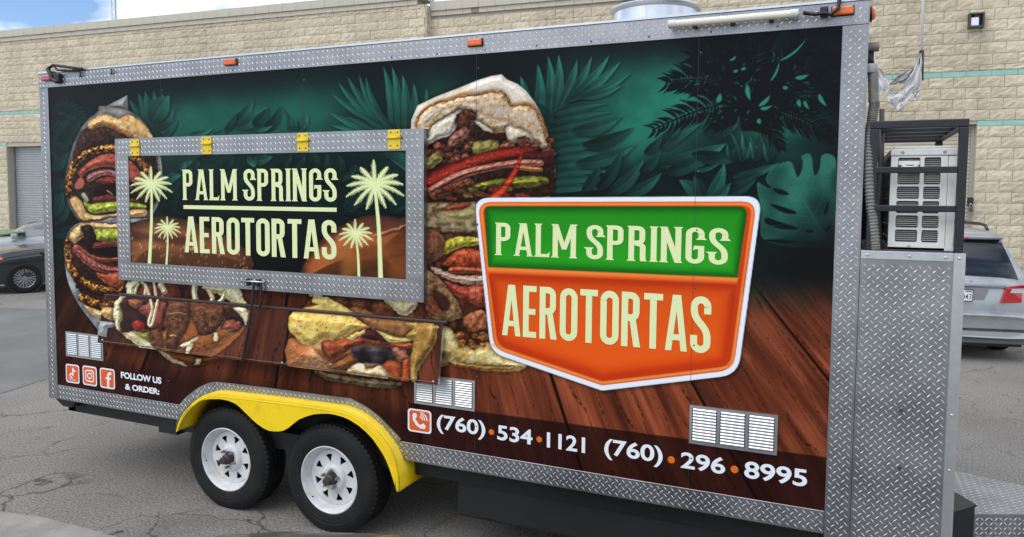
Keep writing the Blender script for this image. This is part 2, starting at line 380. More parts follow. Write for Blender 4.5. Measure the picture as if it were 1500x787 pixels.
DG = (27, 70, 61); DG2 = (20, 52, 47); DG3 = (38, 92, 78); BK = (13, 17, 19)
def jungle(A):
    R = np.random.RandomState(4)
    # left end: dark ferns and a split leaf
    for q in (((78, 165), (100, 150), (128, 190)), ((75, 190), (105, 180), (120, 225)), ((80, 235), (90, 200), (110, 178)), ((72, 215), (90, 220), (104, 250))):
        fern(A, *q, 12, 22, 1.7, (19, 44, 41), .9, .8)
    for q in ((72, 300, 104, 245), (74, 250, 100, 222), (80, 330, 100, 290), (74, 345, 120, 325), (80, 275, 98, 262), (84, 380, 118, 318), (75, 320, 92, 282)):
        leaf(A, q[:2], q[2:], 6, (20, 52, 49), .1)
    c0 = FA((620, 290))[0]
    for tp, w in zip(FA((505, 60), (560, 25), (600, 15), (650, 15), (700, 25), (740, 60), (770, 110), (780, 190), (760, 240)), (5, 6, 7, 7, 8, 9, 9, 8, 7)):
        leaf(A, c0, tp, w, (25, 66, 58), .05)
    leaf(A, *FA((640, 190), (740, 40)), 12, (30, 76, 66), -.05); leaf(A, *FA((660, 270), (787, 180)), 8, (24, 66, 58), .05)
    # over the hatch: strap leaves
    for a, b, w, c in (((1270, 700), (1390, 545), 26, DG), ((1300, 705), (1465, 590), 26, DG3), ((1040, 740), (1170, 705), 14, DG3), ((1170, 735), (1265, 705), 10, DG), ((1400, 720), (1499, 690), 14, DG), ((1230, 720), (1300, 620), 12, DG2)):
        leaf(A, *F1(a, b), w/3.75, c, .08)
    for a, b, w, c in (((0, 690), (85, 590), 24, DG2), ((60, 720), (150, 590), 22, DG2), ((200, 720), (160, 590), 10, DG), ((215, 720), (205, 640), 9, DG), ((235, 720), (268, 640), 8, DG), ((270, 720), (300, 625), 9, DG3), ((0, 715), (110, 690), 10, DG3), ((290, 715), (310, 680), 6, DG), ((250, 722), (238, 650), 7, DG2)):
        leaf(A, *FL(a, b), w/3.75, c, .1)
    b0 = FL((800, 730))[0]
    for tp, w in zip(FL((430, 690), (418, 615), (437, 518), (470, 455), (520, 420), (585, 412), (620, 420)), (20, 20, 19, 19, 18, 16, 14)):
        leaf(A, FL((740+R.randint(-20, 50), 680+R.randint(-10, 40)))[0], tp, w/3.75, (30, 84, 72), -.07)
    for tp, bx, w in zip(FL((718, 365), (765, 365), (822, 408), (885, 458), (955, 488)), (765, 800, 835, 865, 905), (19, 20, 21, 19, 16)):
        leaf(A, FL((bx, 735))[0], tp, w/3.75, (32, 86, 74), .05)
    for tp in FL((440, 716), (520, 640), (560, 600), (640, 560), (470, 735)): leaf(A, b0, tp, 4, (24, 68, 59), -.05)
    # right of the tall sandwich: a palm leaf seen from the front
    rib = FM((110, 1000), (240, 690), (330, 560))
    A.stroke(rib, 1.4, .8, (36, 84, 72), smooth=5)
    for (tx, ty), (bx, by), w in zip(((85, 420), (178, 352), (235, 305), (292, 298), (395, 330), (475, 310), (572, 304), (634, 338), (685, 404), (640, 470)),
                                     ((120, 640), (175, 680), (235, 690), (265, 640), (280, 620), (320, 590), (330, 570), (350, 560), (390, 545), (420, 540)), (20, 23, 24, 22, 22, 20, 20, 20, 18, 15)):
        leaf(A, *FM((bx, by), (tx, ty)), w/3.75, (34, 88, 77), .05)
    for k in range(11):
        y = 600+k*42; leaf(A, *FM((250-k*6, y+36), (560+30*math.sin(k), y-30+k*5)), 5.2, (27, 74, 64), -.05)
        leaf(A, *FM((250-k*6, y+36), (90-k*4, y-50)), 4.6, (24, 66, 58), .05)
    for a, b, w, c in (((360, 720), (640, 640), 30, DG), ((420, 800), (700, 700), 28, DG2), ((380, 900), (720, 790), 30, DG), ((500, 1050), (640, 820), 26, DG2), ((560, 1070), (760, 880), 30, DG), ((420, 1060), (520, 900), 24, DG2), ((650, 1075), (860, 950), 26, DG)):
        leaf(A, *FM(a, b), w/3.75, c, .08)
    # broad leaves towards the right
    for a, b, w, c, bd in (((85, 520), (250, 385), 24, (34, 84, 70), .1), ((110, 545), (290, 430), 27, (27, 70, 60), -.08), ((150, 500), (205, 415), 12, DG, .05), ((120, 620), (405, 515), 34, (34, 86, 72), .06), ((130, 650), (330, 560), 24, (22, 58, 52), .05),
                           ((40, 560), (120, 480), 16, DG2, .1), ((20, 640), (110, 560), 18, DG2, .1), ((300, 470), (470, 420), 30, (20, 52, 47), .05), ((250, 560), (500, 580), 24, (18, 48, 44), .05), ((300, 590), (480, 570), 18, (22, 58, 52), .05),
                           ((430, 665), (640, 600), 16, (31, 82, 70), .06), ((420, 690), (560, 640), 14, DG2, .05), ((250, 632), (375, 604), 8, (27, 72, 62), .1), ((400, 740), (540, 670), 16, DG2, .08), ((270, 745), (380, 700), 14, DG2, .1), ((200, 745), (270, 700), 20, DG2, .1)):
        leaf(A, *FG(a, b), w/3.03, c, bd)
    for a, b, w, c in (((310, 775), (196, 676), 26, DG), ((300, 780), (260, 660), 24, DG2), ((320, 780), (397, 606), 24, (34, 86, 73)), ((330, 780), (425, 690), 20, DG)): leaf(A, *FG(a, b), w/3.03, c, .06)
    for k in range(26):
        x = 425+R.rand()*190; h = 50+R.rand()*100
        leaf(A, *FG((x, 590+R.rand()*15), (x+R.randn()*38, 590-h)), 2.6, [DG, DG2, DG3][k % 3], .1*R.randn())
    A.glow(*FG((760, 520))[0], 50, 22, (12, 30, 30), .7)

def silhouette(A):
    """the black palm on the right of the print"""
    R = np.random.RandomState(9); C = FG((520, 345))[0]
    def fr(p0, p1, p2, n, L, w, t0=.0):
        p0, p1, p2 = [np.array(FG(p)[0]) for p in (p0, p1, p2)]
        A.stroke([(1-t)**2*p0+2*t*(1-t)*p1+t*t*p2 for t in np.linspace(0, 1, 9)], 2.6, 1., BK)
        for k in range(n):
            t = t0+(1-t0)*(k+.5)/n; c = (1-t)**2*p0+2*t*(1-t)*p1+t*t*p2; d = (1-t)*(p1-p0)+t*(p2-p1); a0 = math.atan2(d[1], d[0])
            for sg in (-1, 1):
                a = a0+sg*(1.05-.5*t)+R.randn()*.1; l = L*(.5+.5*math.sin(math.pi*min(1, .15+t*.9)))*(.8+.4*R.rand())/3.03
                e = (c[0]+l*math.cos(a), c[1]+l*math.sin(a)); leaf(A, c, e, w*(.55+.4*R.rand())/3.03, BK, .1*sg, False, .7, 1, .8, True)
    for q in (((520, 345), (400, 300), (80, 455), 30, 105, 7), ((520, 345), (380, 190), (140, 245), 32, 120, 8), ((520, 335), (430, 110), (250, 130), 30, 125, 8), ((520, 325), (470, 60), (330, 20), 26, 130, 8), ((522, 320), (540, 60), (560, -60), 26, 130, 8),
              ((530, 330), (640, 170), (850, 0), 34, 100, 6), ((530, 345), (700, 190), (940, 130), 34, 120, 7), ((530, 350), (740, 250), (950, 330), 34, 130, 7), ((535, 360), (700, 350), (880, 490), 28, 110, 7), ((520, 350), (590, 400), (650, 540), 20, 70, 6), ((510, 350), (430, 380), (350, 450), 16, 70, 6)): fr(*q)
    A.poly(FG((480, 380), (500, 330), (520, 350), (545, 330), (570, 380), (590, 430), (610, 480), (560, 470), (520, 460), (470, 455)), BK, 1.5, smooth=3)
    for k in range(46):
        a = R.uniform(0, 6.28); r = R.uniform(40, 260); x, y = 520+r*math.cos(a)*1.2, 330+r*math.sin(a)*.9; l = R.uniform(10, 34); b = a+R.uniform(-.9, .9)
        if y > 430 or y < 20: continue
        q = R.uniform(.55, 1); leaf(A, *FG((x, y), (x+l*math.cos(b), y+l*math.sin(b))), R.uniform(1.2, 3)/3.03, (34*q, 98*q, 79*q), .08, False, .75, 1, .8, True)
    for q, w in ((((436, 196), (458, 190)), 5), (((470, 186), (494, 180)), 5), (((420, 148), (450, 128)), 4), (((500, 255), (512, 325)), 8), (((365, 335), (378, 292)), 9), (((548, 350), (600, 300)), 7), (((555, 362), (606, 348)), 6), (((548, 405), (556, 430)), 7), (((655, 265), (680, 268)), 6), (((710, 225), (770, 210)), 7), (((725, 320), (735, 356)), 7), (((750, 325), (772, 362)), 6), (((815, 295), (850, 350)), 7), (((600, 240), (640, 150)), 4), (((640, 150), (760, 50)), 4)):
        leaf(A, *FG(*q), w/3.03, (44, 124, 99), .08, False, .75, 1, .8, True)

def monstera(A):
    g = tex([(18, 54, 47), (30, 80, 69), (44, 106, 90)], .03, 6, 2, (50, 112, 95), 1.8, rel=0)
    A.poly(FH((582, 185), (600, 150), (640, 122), (690, 112), (708, 150), (722, 182), (740, 150), (745, 110), (738, 88), (770, 76), (785, 100), (790, 150), (800, 175), (820, 140), (826, 90), (850, 76), (882, 90), (893, 130), (892, 300), (890, 480), (860, 500), (800, 490), (700, 490), (600, 470), (560, 440), (556, 380), (552, 330), (556, 300), (545, 250), (542, 205), (555, 208), (590, 230), (610, 225), (590, 210)), g, smooth=3)
    for q in (((612, 230), (650, 235), (686, 256), (650, 258), (620, 245)), ((600, 300), (650, 310), (716, 335), (690, 346), (640, 330)), ((580, 360), (640, 378), (720, 404), (700, 414), (640, 408), (580, 385)), ((575, 460), (640, 456), (716, 468), (650, 475)), ((755, 420), (775, 412), (792, 420), (775, 428)), ((765, 470), (785, 462), (805, 470), (785, 478)), ((838, 340), (850, 300), (860, 285), (856, 320), (846, 350)), ((842, 420), (855, 400), (868, 396), (858, 420))):
        A.poly(FH(*q), (11, 18, 19), .9, smooth=3)
    A.stroke(FH((688, 190), (750, 290), (810, 390), (850, 470)), .8, .6, (44, 104, 88), .9, .8, 4)
    for q in (((750, 290), (690, 240), (600, 180)), ((770, 320), (700, 300), (560, 250)), ((790, 360), (720, 350), (560, 320)), ((810, 390), (760, 380), (570, 400)), ((750, 290), (765, 230), (765, 90)), ((790, 355), (830, 270), (850, 95)), ((820, 410), (860, 350), (890, 250))):
        A.stroke(FH(*q), .5, .3, (40, 98, 83), .8, .55, 4)
    A.glow(*FH((740, 560))[0], 75, 38, (13, 15, 16), .95); A.glow(*FH((870, 470))[0], 25, 60, (13, 16, 18), .7); A.glow(*FH((840, 600))[0], 40, 40, (14, 15, 16), .8)

CR = [(92, 45, 18), (160, 98, 42), (214, 162, 88)]
CHAR = [(26, 13, 10), (72, 34, 16), (168, 104, 40), (226, 178, 96)]
def left_sandwich(A):
    # two cut halves stood one on the other, wrapped in paper
    A.poly(FA((370, 103), (497, 38), (503, 135), (430, 125)), tex([(118, 120, 120), (150, 150, 148)], .05), .8, wob=.05)
    A.poly(FA((335, 100), (400, 105), (470, 115), (560, 160), (640, 262), (690, 400), (700, 560), (670, 680), (620, 740), (500, 770), (330, 775), (230, 765), (190, 720), (160, 670), (140, 560), (150, 450), (180, 340), (215, 255), (270, 180), (330, 130)), tex([(96, 94, 92), (140, 137, 132), (176, 172, 165)], .05, 2, 2, nz=.3), .8, smooth=3, wob=.05)
    A.poly(FA((150, 580), (165, 470), (200, 360), (240, 250), (320, 200), (500, 220), (640, 280), (670, 420), (680, 560), (640, 690), (500, 740), (300, 760), (200, 690)), tex([(26, 15, 14), (46, 27, 21), (66, 38, 28)], .3, 4), smooth=3)
    A.poly(FA((265, 205), (310, 165), (380, 148), (440, 168), (500, 150), (560, 175), (610, 220), (642, 275), (640, 300), (520, 278), (450, 250), (400, 225), (340, 220), (300, 242), (285, 240)), tex([(186, 132, 72), (222, 182, 120), (236, 206, 152)], .16, 5, 3, (122, 62, 24), 2.6), smooth=3, wob=1)
    A.stroke(FA((285, 238), (340, 208), (400, 214), (450, 242), (520, 270)), 1.7, 2.3, tex([(110, 50, 20), (196, 128, 60)], .3), smooth=4, wob=1.5)
    A.poly(FA((230, 270), (280, 245), (340, 225), (410, 235), (480, 275), (500, 320), (420, 325), (330, 335), (260, 365), (210, 400), (190, 370)), tex([(30, 17, 15), (54, 31, 25), (78, 46, 36)], .35, 7), smooth=3)
    A.stroke(FA((160, 610), (165, 520), (195, 430), (270, 370), (350, 345), (430, 345), (540, 390), (600, 460), (630, 560)), 4.6, 5.2, tex(CHAR, .33, 8), smooth=4, wob=2.2)
    A.poly(FA((215, 480), (265, 425), (340, 385), (430, 378), (520, 420), (580, 500), (590, 560), (500, 520), (430, 460), (340, 452), (270, 475), (230, 510)), tex([(122, 48, 36), (164, 78, 58), (184, 96, 74)], .22, 9), smooth=3, wob=1)
    A.poly(FA((262, 505), (330, 470), (430, 478), (520, 560), (500, 590), (430, 512), (350, 500), (280, 540)), tex([(110, 58, 58), (158, 98, 96), (186, 124, 116)], .3, 10, 2, None, 2, (1, 3)), smooth=3, wob=.8)
    A.poly(FA((315, 530), (380, 508), (430, 520), (430, 560), (350, 545)), tex([(96, 32, 24), (150, 62, 44)], .3, 11), smooth=3)
    A.poly(FA((195, 555), (225, 510), (250, 535), (240, 570), (205, 580)), (168, 92, 78), 1.2, smooth=3)
    A.poly(FA((300, 600), (330, 560), (430, 545), (560, 600), (560, 650), (430, 618), (320, 622)), (24, 13, 12), 1.5, smooth=3)
    A.stroke(FA((382, 588), (400, 600), (412, 612)), .9, .7, (190, 140, 50))
    A.poly(FA((300, 630), (360, 612), (430, 618), (560, 640), (540, 665), (430, 650), (310, 660)), tex([(82, 34, 36), (122, 58, 56)], .3, 12), smooth=3)
    A.poly(FA((232, 612), (250, 600), (275, 640), (262, 655)), (170, 172, 150), 1.2, smooth=3)
    A.poly(FA((240, 640), (290, 662), (430, 652), (580, 660), (600, 690), (430, 705), (310, 720), (262, 690)), tex([(112, 118, 30), (166, 176, 58), (204, 206, 110)], .25, 13, 3, (84, 98, 28), 1.6), smooth=3, wob=1.4)
    A.poly(FA((165, 640), (200, 615), (240, 660), (265, 710), (330, 728), (430, 715), (560, 690), (610, 700), (600, 740), (480, 750), (380, 745), (340, 775), (250, 770), (190, 700)), tex([(186, 140, 84), (216, 176, 116), (232, 198, 144)], .18, 14, 3, (138, 84, 44), 2.2), smooth=3, wob=.8)
    A.poly(FA((355, 765), (390, 742), (440, 740), (540, 755), (620, 745), (640, 770), (520, 790), (420, 788)), tex([(150, 150, 150), (206, 206, 204)], .1), 1., smooth=3)
    # lower half
    A.poly(FB((240, 20), (170, 60), (140, 130), (134, 200), (140, 280), (160, 380), (220, 500), (300, 605), (345, 650), (440, 620), (640, 500), (640, 40), (400, 10)), tex([(120, 124, 128), (160, 164, 166), (188, 190, 190)], .06, 3, 2, nz=.3), .8, smooth=3, wob=.05)
    A.poly(FB((250, 30), (180, 70), (150, 140), (145, 240), (180, 340), (235, 440), (260, 500), (340, 560), (430, 585), (560, 480), (620, 300), (600, 60), (400, 25)), tex([(24, 14, 12), (48, 26, 20), (70, 38, 28)], .3, 4), smooth=3)
    A.poly(FB((162, 100), (200, 50), (250, 25), (400, 30), (560, 40), (560, 75), (430, 72), (310, 65), (245, 110), (190, 145)), tex([(176, 134, 80), (208, 172, 114), (226, 194, 142)], .18, 15, 3, (120, 74, 36), 1.8), smooth=3)
    A.poly(FB((233, 45), (285, 38), (315, 80), (318, 130), (260, 130), (240, 95)), tex([(28, 17, 17), (52, 32, 30)], .3), 1., smooth=2)
    A.poly(FB((305, 68), (370, 60), (440, 66), (560, 80), (560, 130), (430, 138), (330, 128), (318, 100)), tex([(108, 116, 28), (160, 170, 50), (206, 208, 104)], .25, 16), smooth=3, wob=1.2)
    A.poly(FB((300, 145), (360, 128), (440, 138), (520, 150), (500, 170), (400, 162), (305, 175)), tex([(86, 34, 32), (128, 60, 54)], .3), smooth=3)
    A.poly(FB((270, 180), (400, 165), (500, 175), (500, 230), (380, 220), (300, 200)), (22, 13, 13), 1.5, smooth=3)
    A.stroke(FB((205, 175), (260, 235), (330, 280), (440, 300), (540, 270)), 6.2, 5, tex([(110, 44, 40), (156, 84, 76), (186, 118, 106)], .28, 18, 2, None, 2, (1, 2.5), .6), smooth=4, wob=1)
    A.stroke(FB((215, 165), (290, 220), (380, 238), (470, 230)), 2.8, 2.4, tex([(120, 50, 34), (176, 96, 74)], .3), smooth=4, wob=1)
    A.poly(FB((318, 312), (380, 318), (500, 300), (540, 340), (470, 395), (420, 390), (370, 370), (330, 340)), tex([(128, 50, 34), (164, 78, 52), (180, 98, 68)], .3, 19), smooth=3)
    A.stroke(FB((152, 140), (158, 220), (175, 295), (225, 345), (300, 390), (400, 415), (500, 400), (580, 330)), 4.2, 4.6, tex(CHAR, .33, 20), smooth=4, wob=2.2)
    A.stroke(FB((210, 390), (300, 425), (400, 440), (500, 430)), 3.2, 3.2, tex([(22, 11, 9), (48, 24, 16)], .3), smooth=4, wob=1.5)
    A.stroke(FB((240, 455), (320, 490), (440, 500), (540, 470)), 6, 5.4, tex(CHAR, .3, 21), smooth=4, wob=2.2)
    A.poly(FB((248, 495), (330, 528), (440, 538), (520, 520), (520, 560), (430, 588), (370, 565), (330, 575), (270, 535)), tex([(182, 136, 80), (214, 174, 112), (232, 198, 146)], .2, 22, 3, (130, 78, 40), 1.8), smooth=3, wob=.8)
    A.poly(FB((330, 605), (440, 600), (438, 625), (385, 630), (375, 685), (328, 672)), tex([(138, 142, 146), (172, 174, 176)], .1), .8, wob=.05)

MEAT = [(46, 22, 16), (88, 44, 30), (128, 66, 44), (158, 96, 70)]
def tall_sandwich(A):
    A.poly(FE((8, 350), (10, 300), (45, 215), (150, 165), (280, 115), (390, 70), (470, 45), (530, 36), (560, 65), (620, 90), (670, 130), (720, 195), (760, 265), (790, 350), (815, 450), (838, 545), (840, 620), (780, 740), (100, 780)), tex([(202, 180, 148), (222, 206, 182), (232, 222, 206)], .03, 2, 2, (226, 224, 220), 5, nz=.25), .8, wob=.05)
    A.poly(FE((85, 420), (300, 300), (560, 330), (812, 470), (838, 545), (838, 700), (790, 830), (90, 900)), tex([(24, 11, 10), (44, 20, 15), (66, 32, 22)], .25, 3), 1.2)
    A.poly(FE((30, 330), (45, 280), (90, 230), (150, 195), (220, 180), (300, 155), (390, 145), (470, 130), (530, 130), (565, 160), (585, 210), (650, 200), (700, 210), (740, 250), (770, 310), (795, 390), (815, 480), (740, 450), (690, 430), (640, 410), (580, 425), (550, 370), (470, 375), (420, 340), (360, 300), (300, 250), (260, 300), (210, 380), (140, 420), (90, 455), (60, 400)),
           tex([(150, 112, 72), (186, 158, 116), (206, 186, 152), (222, 208, 184)], .2, 23, 4, (136, 74, 28), 3.6, rel=5, rr=12, nz=.6), .8, smooth=2, wob=1.3)
    A.stroke(FE((34, 330), (48, 282), (92, 234), (152, 199), (222, 184), (300, 160), (390, 150), (470, 135), (528, 135), (561, 163), (582, 215), (650, 205), (697, 215), (736, 254), (766, 313), (791, 392), (808, 470)), 1.8, 2.4, tex([(96, 52, 22), (150, 92, 42), (186, 128, 66)], .4, 22), wob=1.6)
    A.poly(FE((70, 300), (120, 250), (250, 200), (400, 180), (520, 175), (590, 240), (690, 250), (740, 320), (770, 400), (700, 390), (600, 330), (480, 300), (380, 260), (280, 225), (160, 260), (100, 330)), tex([(152, 106, 58), (190, 160, 118), (196, 188, 182), (170, 160, 158)], .22, 24, 4), 2.5, .75, 2, 2)
    A.poly(FE((95, 440), (110, 370), (150, 310), (230, 270), (290, 245), (350, 285), (430, 330), (480, 365), (440, 362), (370, 320), (310, 300), (270, 330), (240, 380), (170, 410)), tex([(198, 190, 168), (222, 218, 204), (196, 176, 140)], .22, 25), 1.4, .95, 3, 2)
    A.poly(FE((560, 330), (620, 340), (680, 370), (715, 430), (660, 425), (600, 430), (565, 420)), tex([(196, 182, 150), (226, 216, 196)], .25, 26), 1.4, .9, 3, 1.5)
    R = np.random.RandomState(2)
    for k in range(95):                                              # minced meat
        x, y = (R.uniform(90, 350), R.uniform(370, 545)) if k < 60 else (R.uniform(280, 830), R.uniform(395, 500))
        if k > 78: x, y = R.uniform(280, 360), R.uniform(260, 360)
        if y < 480-.45*(x-90) and k < 60: continue
        if k >= 60 and k <= 78 and 360 < x < 560: continue
        r = R.uniform(15, 34); b = R.uniform(.75, 1.3); th = R.uniform(0, 3)
        P = [(x+r*(1+.35*R.rand())*math.cos(a)*(1.2 if abs(math.sin(th)) > .5 else .8), y+r*(.75+.4*R.rand())*math.sin(a)) for a in np.linspace(0, 6.28, 8)[:-1]]
        A.poly(FE(*P), tex([tuple(b*c for c in m) for m in MEAT], .5, 30+k % 5, 3, (30, 14, 11), 1.6), .8, 1, 2)
    A.poly(FE((220, 420), (250, 380), (310, 340), (340, 355), (335, 395), (280, 425), (235, 455)), tex([(104, 60, 50), (146, 98, 84), (168, 122, 104)], .2, 27, 3, (60, 28, 24), 1.5), smooth=3)
    A.poly(FE((282, 270), (305, 255), (340, 285), (345, 330), (300, 340), (280, 320)), tex([(70, 32, 22), (110, 58, 40)], .3, 28, 2, (40, 18, 14), 1.5), smooth=3)
    for q in (((370, 430), (420, 418), (510, 418), (512, 475), (480, 485), (362, 492)), ((92, 540), (120, 500), (165, 480), (190, 520), (180, 540), (98, 590))):
        A.poly(FE(*q), tex([(94, 84, 36), (134, 122, 62), (160, 146, 84)], .15, 29, 3, (70, 60, 24), 1.8), .8, 1, 2)
    def sausage(u, v, d):
        t = np.clip(d/8, 0, 1); c = ramp(t, (0, (74, 14, 12)), (.5, (140, 34, 24)), (1, (164, 50, 36)))
        n = fbm(u*.5, v*.5, 40, 2); return c*(.8+.4*n)[:, None]+(sst(.8, .88, n)*70)[:, None]
    A.stroke(FE((112, 650), (200, 605), (330, 548), (460, 508), (600, 482), (700, 478)), 9.2, 7., sausage, smooth=5)
    A.poly(FE((650, 480), (820, 480), (838, 545), (760, 548), (640, 530)), tex([(50, 18, 18), (78, 26, 24)], .2), 1.2)
    A.stroke(FE((130, 705), (230, 645), (340, 600), (480, 568), (620, 548), (755, 545)), 6.4, 4.6, tex([(118, 62, 50), (166, 104, 86), (192, 132, 108)], .3, 41, 3, None, 2, (.6, 2), -.3), smooth=5)
    A.stroke(FE((180, 690), (300, 622), (440, 588), (560, 575)), .8, .7, (86, 40, 34), smooth=4)
    A.stroke(FE((620, 570), (700, 580), (755, 585)), 3.6, 3.2, tex([(150, 88, 46), (188, 124, 66)], .3), smooth=4)
    A.poly(FE((110, 720), (200, 680), (300, 640), (360, 640), (360, 690), (250, 720), (150, 760)), tex(MEAT, .4, 42), 1.2, .9, 2)
    A.poly(FE((330, 710), (380, 665), (460, 645), (560, 630), (760, 620), (800, 660), (700, 690), (500, 690), (420, 700)), tex([(54, 52, 16), (98, 94, 30), (138, 132, 50)], .16, 43, 3, (40, 36, 14), 2), .9, 1, 3)
    A.stroke(FE((415, 665), (470, 680), (520, 668)), 1.2, .8, (172, 164, 50)); A.stroke(FE((600, 660), (680, 648), (740, 655)), 1.1, .7, (160, 150, 52))
    A.stroke(FE((260, 690), (330, 720), (420, 735)), 2.2, 1.6, (178, 82, 30))
    for k in range(30):
        x, y = R.uniform(100, 820), R.uniform(690, 800); r = R.uniform(14, 30)
        A.poly(FE(*[(x+1.6*r*math.cos(a), y+.6*r*math.sin(a)+.2*r*math.cos(a)) for a in np.linspace(0, 6.28, 8)[:-1]]), tex([[(60, 34, 18), (112, 66, 40)], [(84, 76, 34), (140, 126, 70)], [(98, 30, 20), (146, 62, 38)]][k % 3], .3, 44), 1., .9, 2)
    A.stroke(FE((488, 745), (540, 700), (580, 640), (612, 585), (635, 530), (650, 468)), 6.6, 2.0, lambda u, v, d: ramp(np.clip(d/4.5, 0, 1), (0, (110, 20, 12)), (.6, (178, 46, 26)), (1, (204, 74, 44))), smooth=5)
    # below, between the hatch and the badge
    A.poly(FF((70, 20), (330, 20), (330, 150), (300, 165), (200, 155), (70, 150)), tex([(92, 74, 48), (150, 128, 92), (178, 158, 120)], .14, 45, 4), 1.5, .95)
    A.poly(FF((150, 45), (200, 25), (265, 25), (260, 45), (200, 58), (160, 60)), tex([(90, 34, 24), (140, 68, 44)], .3), 1.2, 1, 3)
    A.poly(FF((140, 60), (200, 60), (290, 45), (295, 90), (220, 100), (160, 85)), tex([(118, 108, 60), (168, 158, 104)], .2, 46), 2, .8, 3)
    A.poly(FF((70, 150), (330, 160), (345, 560), (200, 600), (70, 560)), tex([(34, 17, 12), (70, 36, 24), (96, 56, 36)], .14, 47), 2)
    A.poly(FF((150, 205), (180, 180), (240, 172), (310, 178), (320, 205), (250, 215), (190, 235), (150, 250)), tex([(110, 104, 26), (176, 164, 50), (206, 192, 92)], .25, 48), 1, 1, 3, 1.2)
    A.poly(FF((148, 300), (175, 260), (230, 225), (310, 235), (330, 300), (240, 320), (200, 300)), tex([(112, 38, 20), (168, 70, 38), (190, 96, 60)], .2, 49, 3, (80, 30, 16), 1.6), 1, 1, 3, 1)
    A.stroke(FF((185, 320), (250, 318), (330, 325)), 4.6, 4.6, tex([(148, 60, 34), (184, 98, 66)], .3), smooth=3, wob=1)
    A.poly(FF((98, 305), (150, 325), (220, 345), (330, 345), (335, 385), (240, 380), (160, 355), (110, 330)), tex([(132, 94, 76), (186, 150, 128), (204, 176, 156)], .25, 50, 3, None, 2, (1, 3), .25), 1, 1, 3)
    A.poly(FF((155, 365), (230, 390), (335, 390), (340, 480), (290, 475), (230, 450), (185, 420)), tex([(112, 34, 24), (150, 62, 46), (176, 92, 70)], .12, 51, 3, (80, 24, 18), 2, rel=5, rr=12, nz=.15), 1, 1, 3)
    A.poly(FF((60, 160), (100, 135), (145, 165), (158, 210), (140, 260), (100, 285), (60, 290)), tex([(92, 52, 34), (128, 78, 54), (146, 96, 70)], .1, 52, 3, (70, 36, 24), 2, rel=8, rr=20, nz=.12), 1, 1, 3)
    A.poly(FF((70, 330), (110, 340), (160, 390), (210, 460), (235, 520), (190, 545), (140, 545), (70, 500)), tex([(84, 54, 34), (138, 106, 70), (170, 140, 98)], .16, 53, 4), 1.2, 1, 3)
    A.poly(FF((100, 410), (140, 420), (180, 460), (170, 500), (120, 490)), (50, 26, 18), 2, .9, 3)
    A.poly(FF((72, 440), (110, 450), (140, 500), (150, 520), (100, 510), (72, 480)), tex([(98, 48, 32), (140, 80, 56)], .2), 1.2, 1, 3)
    A.poly(FF((235, 540), (260, 510), (330, 500), (345, 570), (320, 600), (260, 590)), tex([(110, 54, 34), (164, 96, 62), (186, 124, 86)], .18, 54, 3, (70, 32, 20), 2), 1, 1, 3)
    A.poly(FF((135, 570), (160, 565), (200, 600), (230, 645), (300, 655), (350, 640), (400, 690), (470, 720), (525, 738), (480, 768), (350, 768), (220, 748), (150, 715), (85, 720), (90, 660)), tex([(176, 140, 72), (212, 188, 124), (228, 212, 160)], .1, 55, 4, (122, 74, 30), 3.4, rel=6, rr=14, nz=.5), 1, 1, 2, 1.6)
    A.stroke(FF((200, 735), (300, 750), (420, 755), (490, 745)), 3.4, 2, tex([(122, 66, 24), (196, 140, 66)], .3), alpha=.8, wob=1.6, smooth=3)
    for k in range(14):
        x, y = R.uniform(215, 345), R.uniform(590, 665); r = R.uniform(10, 18)
        A.poly(FF(*[(x+r*math.cos(a)*(1+.3*R.rand()), y+r*.8*math.sin(a)) for a in np.linspace(0, 6.28, 8)[:-1]]), tex([(84, 40, 18), (150, 84, 40), (190, 130, 74)], .4, 56), 1, .95, 2, 1)

